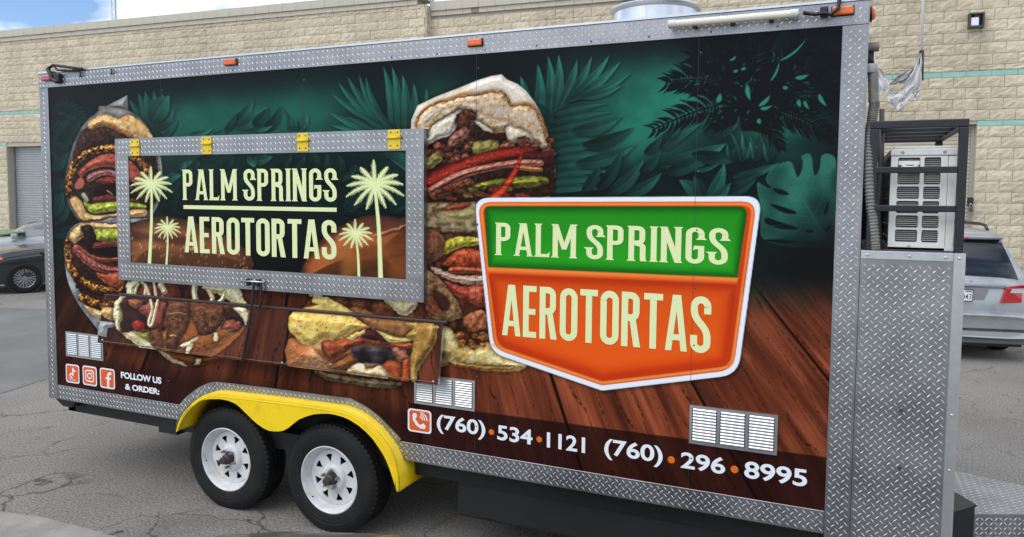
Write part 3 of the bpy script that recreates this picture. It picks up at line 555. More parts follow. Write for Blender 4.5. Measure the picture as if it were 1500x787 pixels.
CRM = [(204, 190, 140), (226, 214, 170), (234, 226, 192)]
def beef_torta(A, sh):
    """sh: 0 on the body, 1 on the hanging shelf (its print is offset)"""
    if not sh:
        A.poly(FC((145, 60), (330, 60), (700, 80), (1060, 120), (1110, 200), (1140, 290), (900, 320), (100, 300), (130, 200)), tex([(30, 16, 14), (58, 28, 22), (84, 40, 28)], .15, 60), 1, 1, 2)
        A.poly(FC((148, 70), (260, 70), (215, 150), (215, 250), (120, 260), (140, 170)), tex(CRM, .15, 61, 3, (150, 120, 70), 1.4), .8, 1, 2)
        A.poly(FC((770, 105), (1050, 120), (1100, 190), (1140, 290), (1060, 290), (1000, 240), (960, 210), (880, 170), (800, 150)), tex(CRM, .15, 62, 3, (150, 120, 70), 1.4), .8, 1, 2)
        A.poly(FC((250, 110), (420, 90), (560, 100), (560, 260), (250, 230)), tex([(72, 30, 24), (112, 52, 42)], .1, 63), 1.5, .9, 2)
        for q, w in ((((240, 90), (215, 150), (220, 210)), 1.7), (((270, 80), (300, 120), (290, 190)), 2.6), (((300, 100), (330, 185)), 2.2), (((368, 80), (380, 160), (388, 230)), 2.), (((425, 100), (440, 130), (450, 150)), 4.2), (((705, 110), (700, 160), (715, 240)), 4.), (((435, 195), (450, 230)), 1.5), (((820, 150), (850, 210), (835, 245), (890, 245), (930, 215), (950, 160)), 3.)):
            A.stroke(FC(*q), w, w, tex(CRM, .2, 64), smooth=4, wob=.6)
        # the strip that shows again under the shelf
        A.poly(FC((400, 640), (700, 690), (900, 690), (860, 730), (700, 765), (580, 755), (480, 710)), tex([(92, 50, 26), (130, 74, 40)], .08, 65, 2), 1, 1, 2)
        A.poly(FC((400, 630), (500, 680), (600, 740), (640, 765), (560, 750), (470, 705)), tex(CRM, .2, 66), 1, .75, 2)
        A.poly(FC((720, 700), (760, 705), (740, 755), (700, 758)), tex(CRM, .2, 66), 1, .85)
        return
    A.poly(FC((80, 200), (130, 195), (500, 230), (1130, 290), (1135, 400), (1080, 500), (990, 590), (900, 660), (800, 705), (650, 690), (400, 655), (300, 640), (200, 580), (95, 495), (50, 430), (30, 340), (45, 250)), tex([(160, 88, 42), (184, 106, 56), (196, 124, 70)], .03, 67, 2, (158, 88, 44), 2, rel=10, rr=28, nz=.05, grain=.06), .8, 1, 3)
    A.poly(FC((80, 198), (140, 195), (120, 300), (100, 400), (95, 480), (200, 470), (300, 500), (380, 600), (400, 655), (300, 640), (200, 580), (95, 495), (50, 430), (30, 340), (45, 250)), tex(CRM, .12, 68, 3, (150, 122, 70), 1.3), .8, 1, 2)
    A.poly(FC((110, 200), (470, 230), (470, 460), (420, 470), (300, 470), (200, 470), (95, 490), (110, 340)), tex([(34, 15, 14), (70, 32, 26)], .1, 69), 1.2, 1, 2)
    A.poly(FC((160, 215), (270, 225), (260, 270), (210, 292), (165, 260)), tex([(122, 66, 46), (168, 104, 66)], .15, 70, 2, (80, 36, 24), 1.5), .9, 1, 3)
    A.poly(FC((230, 310), (320, 240), (470, 245), (465, 380), (430, 465), (380, 450), (330, 460), (290, 350)), tex([(92, 40, 32), (124, 58, 46), (140, 74, 58)], .12, 71, 3, (64, 26, 20), 1.6), .9, 1, 2)
    A.poly(FC((190, 400), (240, 385), (290, 420), (280, 480), (220, 485), (195, 450)), tex([(126, 26, 26), (164, 50, 44)], .1, 72), 1.2, 1, 3)
    A.poly(FC((200, 480), (270, 490), (330, 480), (345, 560), (300, 560), (240, 520)), tex([(120, 118, 44), (172, 170, 88)], .12, 73), 1.2, 1, 3)
    BF = [(56, 30, 18), (92, 54, 34), (122, 76, 50)]
    A.poly(FC((330, 480), (380, 455), (430, 470), (440, 600), (400, 625), (355, 590)), tex(BF, .2, 74, 3, (40, 20, 12), 2), 1, 1, 2)
    A.poly(FC((440, 420), (490, 250), (660, 255), (680, 330), (650, 450), (600, 540), (560, 600), (530, 635), (470, 600), (480, 480)), tex(BF, .22, 75, 4, (38, 18, 12), 2.4), 1, 1, 2, 1)
    A.stroke(FC((500, 335), (560, 325), (640, 340)), .9, .7, (162, 124, 86), wob=.8)
    A.stroke(FC((505, 515), (530, 512), (550, 520)), .9, .6, (196, 160, 110), wob=.6)
    A.poly(FC((660, 270), (800, 275), (930, 275), (955, 340), (930, 420), (870, 490), (800, 520), (740, 510), (720, 450), (690, 400)), tex(BF, .25, 76, 4, (40, 20, 13), 2.4), 1, 1, 2, 1.2)
    R = np.random.RandomState(3)
    for k in range(26):
        x, y = (R.uniform(690, 940), R.uniform(290, 470)) if k < 16 else (R.uniform(500, 640), R.uniform(320, 560))
        A.stroke(FC((x, y), (x+5, y+3)), .5, .4, (190, 150, 104), .5, .8)
    A.poly(FC((950, 280), (1030, 290), (1090, 350), (1130, 430), (1080, 420), (960, 390)), tex([(40, 22, 18), (66, 34, 26)], .15), 1.4, 1, 2)
    A.poly(FC((1020, 285), (1130, 292), (1134, 400), (1120, 430), (1090, 360)), tex(CRM, .15, 77), .8, 1, 2)
    A.poly(FC((920, 460), (960, 390), (1080, 400), (1065, 475), (980, 480)), tex([(118, 58, 46), (152, 84, 66)], .15, 78, 2, (90, 40, 32), 1.5), 1, 1, 2)
    A.poly(FC((580, 600), (640, 560), (735, 510), (740, 530), (690, 570), (680, 620), (655, 685), (622, 680), (645, 610), (600, 618)), tex(CRM, .2, 79), .9, .95)
    A.poly(FC((858, 490), (890, 490), (896, 560), (875, 565), (858, 540)), tex(CRM, .2, 79), .9, 1)
    A.stroke(FC((780, 550), (790, 600), (795, 640)), .6, .4, (110, 54, 28))
    A.stroke(FC((340, 225), (350, 300), (325, 400), (330, 435), (350, 425), (375, 320), (400, 225)), 1.9, 1.9, tex(CRM, .2, 80), smooth=4)
    A.poly(FC((58, 300), (75, 290), (78, 310)), (40, 26, 18), .6)

CHZ = [(186, 152, 74), (214, 188, 104), (226, 208, 134)]
def cheese_torta(A, sh):
    if not sh:
        A.poly(FD((200, 190), (215, 150), (290, 80), (420, 75), (560, 90), (760, 110), (1000, 120), (1050, 200), (1110, 290), (800, 290), (400, 250)), tex([(52, 26, 18), (92, 50, 32), (116, 70, 44)], .1, 81), 1, 1, 2)
        A.poly(FD((200, 190), (215, 150), (280, 120), (290, 75), (400, 80), (430, 100), (530, 150), (590, 190), (620, 240), (400, 220)), tex(CHZ, .12, 82, 4, (150, 86, 34), 1.5), .9, 1, 2)
        A.poly(FD((215, 140), (255, 128), (275, 110), (330, 130), (290, 140), (235, 150)), (96, 30, 18), 1.2, .9)
        A.poly(FD((255, 60), (360, 60), (350, 85), (270, 72)), tex(CRM, .2), .8)
        A.poly(FD((560, 150), (650, 160), (760, 210), (900, 260), (640, 240)), tex([(112, 66, 38), (146, 94, 58)], .14, 83), 1.5, 1, 2)
        A.poly(FD((800, 95), (1040, 110), (1020, 160), (960, 205), (900, 190), (850, 140)), tex([(206, 188, 140), (226, 216, 178)], .12, 84, 3, (170, 136, 80), 1.5), .9, 1, 2)
        A.poly(FD((1110, 100), (1160, 60), (1250, 60), (1250, 260), (1110, 200)), tex([(84, 54, 34), (128, 92, 58)], .14, 85), 1.4, 1, 2)
        A.poly(FD((290, 600), (600, 660), (930, 690), (860, 730), (700, 722), (500, 690), (380, 670)), tex([(84, 70, 44), (128, 112, 78), (152, 138, 104)], .14, 86), 1, 1, 2)
        A.poly(FD((1105, 560), (1130, 470), (1180, 400), (1260, 430), (1260, 560), (1180, 570)), tex([(150, 122, 74), (196, 174, 120)], .12, 87), 1, 1, 2)
        return
    A.poly(FD((130, 370), (200, 380), (430, 380), (900, 420), (980, 560), (970, 680), (820, 690), (500, 640), (150, 595), (100, 530), (88, 460), (100, 410)), tex([(148, 84, 44), (190, 124, 76), (208, 150, 102)], .03, 88, 2, (176, 104, 60), 3, rel=10, rr=26, nz=.05, grain=.06), .8, 1, 3)
    A.poly(FD((300, 440), (450, 480), (900, 500), (930, 560), (820, 560), (640, 540), (450, 560), (330, 500)), tex([(74, 34, 20), (120, 66, 38)], .1), 3, .7, 3)
    A.poly(FD((430, 560), (560, 480), (640, 440), (680, 450), (620, 530), (560, 590), (440, 600)), tex([(112, 60, 28), (150, 90, 46)], .1, 89), 1.4, 1, 2)
    A.poly(FD((560, 450), (640, 430), (870, 440), (890, 520), (840, 560), (700, 555), (610, 540)), tex([(20, 14, 16), (44, 36, 40), (74, 66, 72)], .06, 90), 2, 1, 3)
    A.poly(FD((530, 620), (570, 560), (630, 550), (680, 590), (780, 560), (830, 620), (820, 670), (640, 650)), tex([(170, 136, 84), (210, 186, 136), (230, 216, 182)], .2, 91), 1.4, 1, 2, 1.2)
    A.poly(FD((580, 580), (610, 555), (650, 558), (660, 590), (610, 600)), (226, 214, 190), 1.2, 1, 3)
    for q in ((375, 567), (413, 560)): A.glow(*FD(q)[0], 2.2, 1.7, (240, 220, 190), 1, 2)
    A.poly(FD((345, 410), (420, 390), (560, 370), (700, 340), (900, 400), (1000, 405), (1000, 445), (860, 445), (700, 420), (600, 430), (520, 480), (440, 530), (380, 505)), tex([(120, 50, 28), (158, 76, 46), (176, 98, 64)], .1, 92, 3, (96, 36, 20), 2, rel=5, rr=11, nz=.2), 1, 1, 2)
    A.poly(FD((660, 310), (740, 310), (800, 370), (840, 410), (720, 390), (640, 370)), tex([(40, 16, 14), (66, 26, 20)], .1), 1.6, 1, 2)
    A.poly(FD((790, 560), (830, 530), (900, 540), (930, 640), (940, 680), (860, 670), (820, 620)), tex([(140, 58, 26), (176, 88, 44)], .14, 93), 1.4, 1, 3)
    A.poly(FD((850, 450), (900, 445), (980, 500), (970, 540), (910, 540), (870, 490)), tex([(138, 84, 62), (176, 124, 96)], .14, 94), 1.2, 1, 3)
    A.poly(FD((935, 530), (980, 520), (975, 600), (970, 680), (920, 670), (930, 600)), tex([(164, 62, 30), (198, 96, 48)], .14), 1.2, 1, 2)
    A.poly(FD((620, 210), (760, 230), (1000, 250), (1160, 272), (1010, 370), (940, 380), (880, 370), (760, 330), (690, 280)), tex([(120, 74, 40), (158, 108, 64)], .1, 95), 1.4, 1, 2)
    A.poly(FD((745, 315), (800, 330), (880, 365), (960, 370), (1000, 390), (900, 400), (835, 400), (790, 360)), tex([(186, 160, 80), (222, 204, 132)], .2, 96), 1, 1, 2, 1)
    A.poly(FD((940, 260), (1165, 268), (1180, 350), (1150, 440), (1080, 540), (1045, 600), (1030, 680), (1005, 690), (990, 640), (985, 530), (1005, 440), (1000, 380), (950, 350), (1000, 300)), tex([(150, 112, 50), (182, 144, 72), (198, 166, 92)], .06, 97, 3, (138, 98, 40), 1.8, rel=5, rr=10, nz=.06, grain=.08), .9, 1, 3)
    A.poly(FD((140, 182), (330, 190), (560, 215), (610, 240), (690, 290), (590, 320), (520, 370), (450, 400), (400, 380), (350, 390), (290, 432), (210, 410), (160, 360), (112, 310), (110, 250)), tex([(204, 160, 70), (222, 192, 102), (232, 212, 136)], .1, 98, 4, (190, 128, 50), 1.8, rel=5, rr=13, nz=.4, grain=.2), .9, 1, 2, 1)
    A.stroke(FD((690, 290), (600, 320), (530, 370), (450, 395)), 1.5, 2.4, (184, 92, 30), 1.5, .8, 3)
    A.poly(FD((530, 370), (560, 350), (660, 305), (655, 340), (600, 360), (570, 385)), tex([(190, 166, 92), (220, 204, 140)], .3), 1, 1, 2)
    R = np.random.RandomState(6)
    for k in range(46):
        x, y = (R.uniform(140, 560), R.uniform(210, 390)) if k < 30 else (R.uniform(1000, 1150), R.uniform(280, 480))
        A.stroke(FD((x, y), (x+R.randn()*3, y+5)), .45+.4*R.rand(), .4, (92, 62, 26), .5, .85)
    for q in ((317, 312), (385, 295), (198, 287)): A.glow(*FD(q)[0], 1.2, 1.2, (20, 16, 14), 1, 2)
    A.glow(*FD((188, 250))[0], 3, 2.2, (178, 82, 30), .8); A.glow(*FD((450, 384))[0], 4, 2, (150, 48, 18), .9); A.glow(*FD((430, 215))[0], 4, 2, (206, 130, 50), .7)

def hatch_print(A):
    backdrop(A); A.c *= .9
    w = sst(330, 400, A.v); A.c[:] = A.c*(1-w[:, None]*.8)+np.array((15, 13, 14))*w[:, None]*.8
    R = np.random.RandomState(12)
    for a, b, w_, c in (((210, 250), (330, 160), 26, DG2), ((250, 200), (430, 110), 22, DG), ((240, 300), (330, 180), 22, DG2), ((320, 130), (400, 100), 16, DG3), ((400, 150), (440, 80), 16, DG), ((640, 260), (700, 160), 26, DG2), ((740, 130), (830, 60), 24, DG), ((730, 90), (866, 75), 22, DG3), ((580, 140), (640, 80), 20, DG2), ((420, 90), (560, 66), 16, DG2), ((250, 340), (330, 280), 20, (17, 42, 39)), ((500, 330), (600, 280), 20, (17, 42, 39)), ((230, 400), (320, 330), 20, (14, 34, 33))):
        leaf(A, *FI(a, b), w_/3.94, tuple(.8*q for q in c), .1)
    leaf(A, *FI((245, 225), (335, 185)), 5.5, (36, 84, 76), -.1); leaf(A, *FI((320, 150), (365, 110)), 5, (36, 84, 76), .1); leaf(A, *FI((725, 75), (760, 140)), 6, (36, 86, 76), -.1)
    for a, b, w_ in (((60, 130), (120, 50), 22), ((110, 130), (190, 45), 22), ((230, 130), (230, 45), 20), ((300, 150), (290, 50), 18), ((350, 150), (350, 60), 20), ((400, 160), (430, 100), 18), ((330, 175), (430, 130), 16)):
        leaf(A, *FJ(a, b), w_/3.28, tuple(.85*q for q in DG2), .08)
    fern(A, *FJ((380, 330), (420, 270), (500, 250)), 10, 16, 1.3, DG2, .8); fern(A, *FJ((600, 330), (640, 280), (690, 270)), 10, 16, 1.3, DG2, .7); fern(A, *FJ((340, 340), (300, 290), (240, 280)), 9, 14, 1.2, DG2, .6)
    for k in range(6): leaf(A, *FJ((560+k*6, 50+k*4), (690, 62+k*17)), 2.4, (30, 80, 70), -.05)
    left_sandwich(A)
    k = sst(236, 231, A.u+.03*(A.v-228)); i = np.nonzero((A.u > 231) & (A.v < 320))[0]
    def bun(u, v, d):
        t = sst(0, 26, d); c = ramp(t, (0, (74, 44, 30)), (.5, (104, 62, 40)), (1, (122, 74, 46)))
        n = fbm(u*.05, v*.09, 3, 3); return c*(.84+.3*n)[:, None]
    bun.rel = (15, 50, .35, .1, 4)
    A.poly(FI((20, 500), (60, 462), (130, 438), (200, 424), (280, 425), (380, 445), (470, 480), (560, 515), (620, 545), (680, 590), (725, 630), (748, 670), (742, 730), (600, 760), (0, 760)), bun, .9, 1, 2, .05)
    A.poly(FI((30, 560), (200, 590), (340, 600), (330, 640), (200, 620), (30, 600)), (150, 98, 64), 6, .35, 2)
    A.poly(FI((30, 505), (140, 520), (330, 530), (420, 560), (330, 590), (130, 560), (30, 560)), (52, 30, 24), 5, .6, 2)
    for k in range(70):
        x, y = R.uniform(40, 735), R.uniform(520, 725)
        if y < 440+.22*abs(x-230)+30 or (x > 640 and y < 600): continue
        a = R.uniform(-.7, .7); A.stroke(FI((x-4*math.sin(a), y-5), (x+4*math.sin(a), y+5)), 1.1, .8, (196, 146, 100), .7, .9)
        A.stroke(FI((x+5, y-3), (x+6, y+8)), .6, .5, (64, 36, 24), .7, .6)
    def bun2(u, v, d):
        t = sst(0, 22, d); c = ramp(t, (0, (64, 34, 24)), (.4, (104, 56, 32)), (1, (132, 72, 34)))
        n = fbm(u*.04, v*.06, 13, 3); return c*(.85+.3*n)[:, None]
    bun2.rel = (18, 46, .5, .07, 9)
    A.poly(FJ((160, 640), (175, 590), (215, 520), (280, 450), (350, 400), (430, 362), (500, 346), (580, 348), (640, 362), (690, 380), (690, 680), (170, 680)), bun2, .9, 1, 2, .05)
    A.poly(FJ((560, 360), (690, 380), (690, 420), (560, 430), (480, 430), (420, 400), (480, 370)), (70, 40, 34), 5, .6, 2)
    A.poly(FJ((370, 540), (420, 520), (450, 560), (440, 630), (360, 640)), (168, 108, 52), 8, .6, 2); A.poly(FJ((190, 590), (230, 540), (280, 500), (270, 560), (220, 620)), (178, 92, 46), 7, .55, 2); A.poly(FJ((590, 560), (680, 540), (690, 640), (600, 650)), (150, 84, 40), 8, .5, 2)
    A.stroke(FJ((520, 442), (570, 425), (620, 412), (690, 385)), 1.3, 1., (186, 136, 96), 1., .8, 3, 1.5)
    A.stroke(FJ((530, 452), (620, 424), (690, 400)), 1.3, 1., (66, 34, 24), 1.4, .8, 3, 1.)
    for k in range(22):
        x, y = R.uniform(180, 670), R.uniform(430, 630)
        A.glow(*FJ((x, y))[0], .7, .9, (206, 160, 110), .7, 2)
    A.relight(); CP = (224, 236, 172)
    def palm(fr, c, base, r, seed):
        Rr = np.random.RandomState(seed); c = np.array(fr(c)[0]); b = np.array(fr(base)[0])
        w = r*.055
        A.stroke([c+(0, r*.1), c*.55+b*.45+(r*.045, 0), b], w*.9, w*1.55, CP, .55, 1, 5)
        for k, (a, l) in enumerate(((-92, 1.02), (-62, .92), (-35, .98), (-12, 1.0), (14, 1.05), (42, 1.0), (66, .95), (-122, .95), (-148, .95), (-172, 1.0), (164, 1.05), (136, 1.), (108, .98))):
            a = math.radians(a); L = r*l*1.0; e = c+np.array((math.cos(a), math.sin(a)*.86))*L+np.array((0, .16*L*abs(math.cos(a)))); m = (c+e)/2-np.array((0, .20*L*abs(math.cos(a))))
            pts = [(1-t)**2*c+2*t*(1-t)*m+t*t*e for t in np.linspace(0, 1, 9)]
            A.stroke(pts, r*.046, r*.012, CP, .45)
            for j in range(13):
                t = .14+.84*j/12; p = (1-t)**2*c+2*t*(1-t)*m+t*t*e; d = (1-t)*(m-c)+t*(e-m); g = math.atan2(d[1], d[0])
                for sg in (-1, 1):
                    q = g+sg*.55; ll = r*(.23 if sg*math.cos(g) > 0 else .15)*math.sin(math.pi*min(1, .22+.72*t))*(.8+.4*Rr.rand())
                    A.stroke([p, p+np.array((math.cos(q), math.sin(q)))*ll], r*.021, r*.005, CP, .4)
    palm(FI, (165, 238), (152, 712), 30, 1); palm(FI, (258, 488), (250, 712), 19, 2); palm(FJ, (522, 200), (550, 665), 41.5, 3); palm(FJ, (430, 435), (446, 660), 24.5, 4)

def badge(A):
    def rrect(P, r):
        out = []; n = len(P)
        for k in range(n):
            a, b, c = [np.array(P[(k+j) % n], float) for j in (-1, 0, 1)]
            rr = r[k]
            if rr == 0: out.append(b); continue
            p = b+(a-b)/np.hypot(*(a-b))*rr; q = b+(c-b)/np.hypot(*(c-b))*rr
            for t in np.linspace(0, 1, 7): out.append((1-t)**2*p+2*t*(1-t)*b+t*t*q)
        return np.array(out)
    O = FK((12, 26), (1118, 20), (1026, 706), (503, 767), (76, 620))
    outer = rrect(O, (22, 24, 26, 3, 20))
    A.poly(outer+np.array((2, 3)), (6, 6, 6), 5, .55)
    A.poly(outer, (228, 235, 244), .7)
    I1 = rrect(FK((26, 42), (1098, 40), (1008, 688), (503, 747), (88, 606)), (20, 22, 22, 2, 18))
    def rim(u, v, d):
        t = np.clip(d/9, 0, 1); c = ramp(t, (0, (206, 70, 24)), (.14, (226, 96, 30)), (.45, (240, 138, 66)), (.62, (226, 98, 28)), (.85, (196, 52, 18)), (1, (206, 64, 20)))
        return c*(.94+.1*sst(420, 300, v))[:, None]
    A.poly(I1, rim, .7)
    gp = rrect(FK((50, 58), (1066, 58), (1024, 333), (66, 292)), (9, 16, 0, 0))
    def green(u, v, d):
        t = sst(0, 17, d); c = ramp(t, (0, (16, 84, 20)), (.5, (26, 122, 24)), (1, (36, 140, 28)))
        return c*(1+.12*sst(330, 390, v))[:, None]
    A.poly(gp, green, .7)
    bar = FK((60, 293), (1026, 334), (1021, 358), (64, 316))
    A.poly(bar, lambda u, v, d: ramp(np.clip((v-(391.7+(u-713)*.0424))/9+.0, 0, 1), (0, (238, 134, 62)), (.4, (240, 128, 52)), (1, (206, 70, 24))), .7)
    op = rrect(FK((66, 318), (1020, 360), (982, 664), (503, 722), (104, 588)), (0, 0, 16, 2, 12))
    def orange(u, v, d):
        t = sst(0, 26, d); c = ramp(t, (0, (190, 52, 16)), (.4, (214, 74, 18)), (1, (226, 88, 24)))
        return c*(.96+.06*sst(430, 540, v))[:, None]
    A.poly(op, orange, .8)
    A.stroke(FK((84, 590), (104, 604), (503, 738), (990, 678), (1006, 660), (1040, 400)), 1.7, 1.7, (244, 150, 82), 1.6, .6)

def panel_print(A):
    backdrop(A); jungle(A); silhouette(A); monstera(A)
    c0 = A.c.copy(); floorboards(A)
    left_sandwich(A)
    beef_torta(A, 0); cheese_torta(A, 0)
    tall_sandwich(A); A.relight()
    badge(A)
    # vents and seam shading belong to real geometry, nothing painted here
def shelf_print(A):
    backdrop(A)
    B = Art(A.u-6, A.v-14); backdrop(B); floorboards(B); A.c[:] = B.c
    i = np.nonzero(A.v < 460)[0]
    A.stroke(FB((240, 455), (320, 490), (440, 500), (540, 470)), 6, 5.4, tex(CHAR, .3, 21), smooth=4, wob=2.2)
    A.poly(FB((330, 520), (440, 520), (440, 590), (370, 575)), tex([(182, 136, 80), (214, 174, 112)], .2, 22), .8, 1, 2)
    A.poly(FB((320, 590), (440, 600), (438, 625), (385, 630), (375, 685), (328, 672)), tex([(138, 142, 146), (172, 174, 176)], .1), .8, wob=.05)
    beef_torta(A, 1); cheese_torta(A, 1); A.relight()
def srgb2lin(c):
    c = np.clip(c/255., 0, 1); return np.where(c <= .04045, c/12.92, ((c+.055)/1.055)**2.4)
# ---------------------------------------------------------------- ground
def ground_mat():
    m = bpy.data.materials.new('worn_asphalt'); m.use_nodes = True; t = m.node_tree; N = t.nodes; K = t.links.new; b = N['Principled BSDF']
    tc = N.new('ShaderNodeTexCoord'); ob = tc.outputs['Object']
    def noise(sc, d=4, r=.6, vec=ob):
        n = N.new('ShaderNodeTexNoise'); n.inputs['Scale'].default_value = sc; n.inputs['Detail'].default_value = d; n.inputs['Roughness'].default_value = r; K(vec, n.inputs['Vector']); return n.outputs['Fac']
    def rampn(f, *st):
        r = N.new('ShaderNodeValToRGB')
        while len(r.color_ramp.elements) < len(st): r.color_ramp.elements.new(.5)
        for e, (p, c) in zip(r.color_ramp.elements, st): e.position = p; e.color = (*c, 1)
        K(f, r.inputs['Fac']); return r.outputs['Color']
    def mixn(a, b_, f, mode='MIX'):
        x = N.new('ShaderNodeMixRGB'); x.blend_type = mode
        for s, q in ((x.inputs['Fac'], f), (x.inputs['Color1'], a), (x.inputs['Color2'], b_)):
            if isinstance(q, (int, float)): s.default_value = q
            elif isinstance(q, tuple): s.default_value = (*q, 1)
            else: K(q, s)
        return x.outputs[0]
    base = rampn(noise(.55, 6), (.3, (.225, .212, .194)), (.7, (.325, .308, .283)))
    agg = rampn(noise(62, 4, .8), (.34, (.3, .3, .3)), (.5, (.95, .95, .95)), (.68, (1.75, 1.72, 1.66)))
    c = mixn(base, agg, 1., 'MULTIPLY')
    pale = rampn(noise(55, 2, .5), (.62, (0, 0, 0)), (.7, (1, 1, 1)))
    c = mixn(c, (.34, .33, .31), mixn((0, 0, 0), pale, .55))
    # cracks: two sizes of cell edges, broken up
    wv = N.new('ShaderNodeTexNoise'); wv.inputs['Scale'].default_value = 2.2; wv.inputs['Detail'].default_value = 4; K(ob, wv.inputs['Vector'])
    va = N.new('ShaderNodeVectorMath'); va.operation = 'MULTIPLY_ADD'; va.inputs[1].default_value = (.5, .5, .5); K(wv.outputs['Color'], va.inputs[0]); K(ob, va.inputs[2])
    ck = None
    for sc, w, lo in ((.75, .012, .42), (1.9, .016, .5)):
        vo = N.new('ShaderNodeTexVoronoi'); vo.feature = 'DISTANCE_TO_EDGE'; vo.inputs['Scale'].default_value = sc; K(va.outputs[0], vo.inputs['Vector'])
        e = rampn(vo.outputs['Distance'], (0, (1, 1, 1)), (w, (0, 0, 0)))
        g = rampn(noise(.6 if sc < 1 else .9, 3), (lo, (0, 0, 0)), (lo+.12, (1, 1, 1)))
        e = mixn(e, g, 1., 'MULTIPLY'); ck = e if ck is None else mixn(ck, e, 1., 'LIGHTEN')
    c = mixn(c, (.035, .033, .031), mixn((0, 0, 0), ck, .8))
    st = rampn(noise(.9, 5), (.60, (0, 0, 0)), (.74, (1, 1, 1))); c = mixn(c, (.075, .07, .065), mixn((0, 0, 0), st, .35))
    K(c, b.inputs['Base Color']); b.inputs['Roughness'].default_value = .88; b.inputs['Specular IOR Level'].default_value = .3
    h = mixn(agg, ck, .5, 'SUBTRACT'); bp = N.new('ShaderNodeBump'); bp.inputs['Strength'].default_value = .7; bp.inputs['Distance'].default_value = .006; K(h, bp.inputs['Height']); K(bp.outputs[0], b.inputs['Normal'])
    return m
MB().add([(-400, -200, 0), (400, -200, 0), (400, 600, 0), (-400, 600, 0)], [(0, 1, 2, 3)]).build('ground', ground_mat())
tag(bpy.data.objects['ground'], kind='structure')
# smoother, older lane strip that runs past the back of the trailer
lane = mat('lane_asphalt', (.20, .197, .192), .85, 0, .22, 1.1, .5, 120, .3, dirt=(.15, .146, .14), dscale=.8, damt=.5)
p = [at(0, 577, 2, .004), at(75, 553, 2, .004)]
q = np.array(p[1])-np.array(p[0]); q /= np.hypot(q[0], q[1]); a = np.array(p[0])-q*30; b_ = np.array(p[1])+q*4.6
nrm = np.array((-q[1], q[0], 0))
if nrm[0] > 0: nrm = -nrm
MB().add([a, b_, b_+nrm*7.5, a+nrm*7.5], [(0, 1, 2, 3)]).build('lane', lane); tag(bpy.data.objects['lane'], kind='structure')

pp = [at(u_, v_, 2, .004) for u_, v_ in ((-60, 742), (60, 757), (150, 780), (230, 806), (120, 900), (-200, 860))]
MB().add(pp, [tuple(range(6))]).build('concrete_apron', mat('apron_concrete', (.36, .34, .31), .9, 0, .16, 5, .5, 90, .3, dirt=(.25, .235, .215), dscale=3, damt=.3)); tag(bpy.data.objects['concrete_apron'], kind='structure')

# ---------------------------------------------------------------- split-face block warehouse
WA = math.radians(3.9); BW = empty('block_warehouse', (8.15, 13.4, 0), WA)
tag(BW, 'cream split-face block warehouse with teal stripes and roll-up doors', 'building')
def block_mat():
    m = bpy.data.materials.new('split_block'); m.use_nodes = True; t = m.node_tree; N = t.nodes; K = t.links.new; b = N['Principled BSDF']
    ge = N.new('ShaderNodeNewGeometry'); pos = ge.outputs['Position']; oi = N.new('ShaderNodeObjectInfo')
    def noise(sc, d, stretch=None):
        v = pos
        if stretch: q = N.new('ShaderNodeMapping'); q.inputs['Scale'].default_value = stretch; K(v, q.inputs[0]); v = q.outputs[0]
        n = N.new('ShaderNodeTexNoise'); n.inputs['Scale'].default_value = sc; n.inputs['Detail'].default_value = d; n.inputs['Roughness'].default_value = .62; K(v, n.inputs['Vector']); return n.outputs['Fac']
    def rp(f, *st):
        r = N.new('ShaderNodeValToRGB')
        while len(r.color_ramp.elements) < len(st): r.color_ramp.elements.new(.5)
        for e, (p, c) in zip(r.color_ramp.elements, st): e.position = p; e.color = (*c, 1)
        K(f, r.inputs['Fac']); return r.outputs['Color']
    def mul(a, c, f=1.):
        x = N.new('ShaderNodeMixRGB'); x.blend_type = 'MULTIPLY'; x.inputs['Fac'].default_value = f; K(a, x.inputs['Color1']); K(c, x.inputs['Color2']); return x.outputs[0]
    c = rp(noise(11, 6), (.3, (.56, .49, .37)), (.7, (.71, .635, .50)))
    c = mul(c, rp(noise(.42, 5), (.35, (.86, .85, .83)), (.65, (1.04, 1.03, 1.0))))
    c = mul(c, rp(noise(2.1, 4, (1, 1, .07)), (.36, (.80, .79, .77)), (.52, (1, 1, 1))), .55)
    c = mul(c, rp(oi.outputs['Random'], (0, (.90, .895, .89)), (1, (1.05, 1.05, 1.05))))
    c = mul(c, rp(noise(3.2, 2, (1, 1, 2)), (.3, (.93, .92, .90)), (.7, (1.04, 1.04, 1.03))))
    K(c, b.inputs['Base Color']); b.inputs['Roughness'].default_value = .93; b.inputs['Specular IOR Level'].default_value = .2
    bp = N.new('ShaderNodeBump'); bp.inputs['Strength'].default_value = 1.; bp.inputs['Distance'].default_value = .012; K(noise(24, 5), bp.inputs['Height']); K(bp.outputs[0], b.inputs['Normal'])
    return m
blockm = block_mat()
mortar = mat('mortar', (.46, .41, .33), .95, 0, .12, 6)
capm = mat('coping_block', (.56, .515, .43), .9, 0, .10, 3, .25, 90, .2, dirt=(.44, .40, .33), dscale=1.6, damt=.25)
teal = mat('teal_block', (.30, .52, .46), .85, 0, .10, 5, .2, 80, .2)
CH, CL = .215, .432; SC = -12.19; OFF = -.25                 # course height, block length, corner, projection of the taller section
LD = (-26.85, -23.1, 3.60); RD = (-4.0, -.30, 3.66)          # the two door openings: from, to, top
rng = random.Random(3)
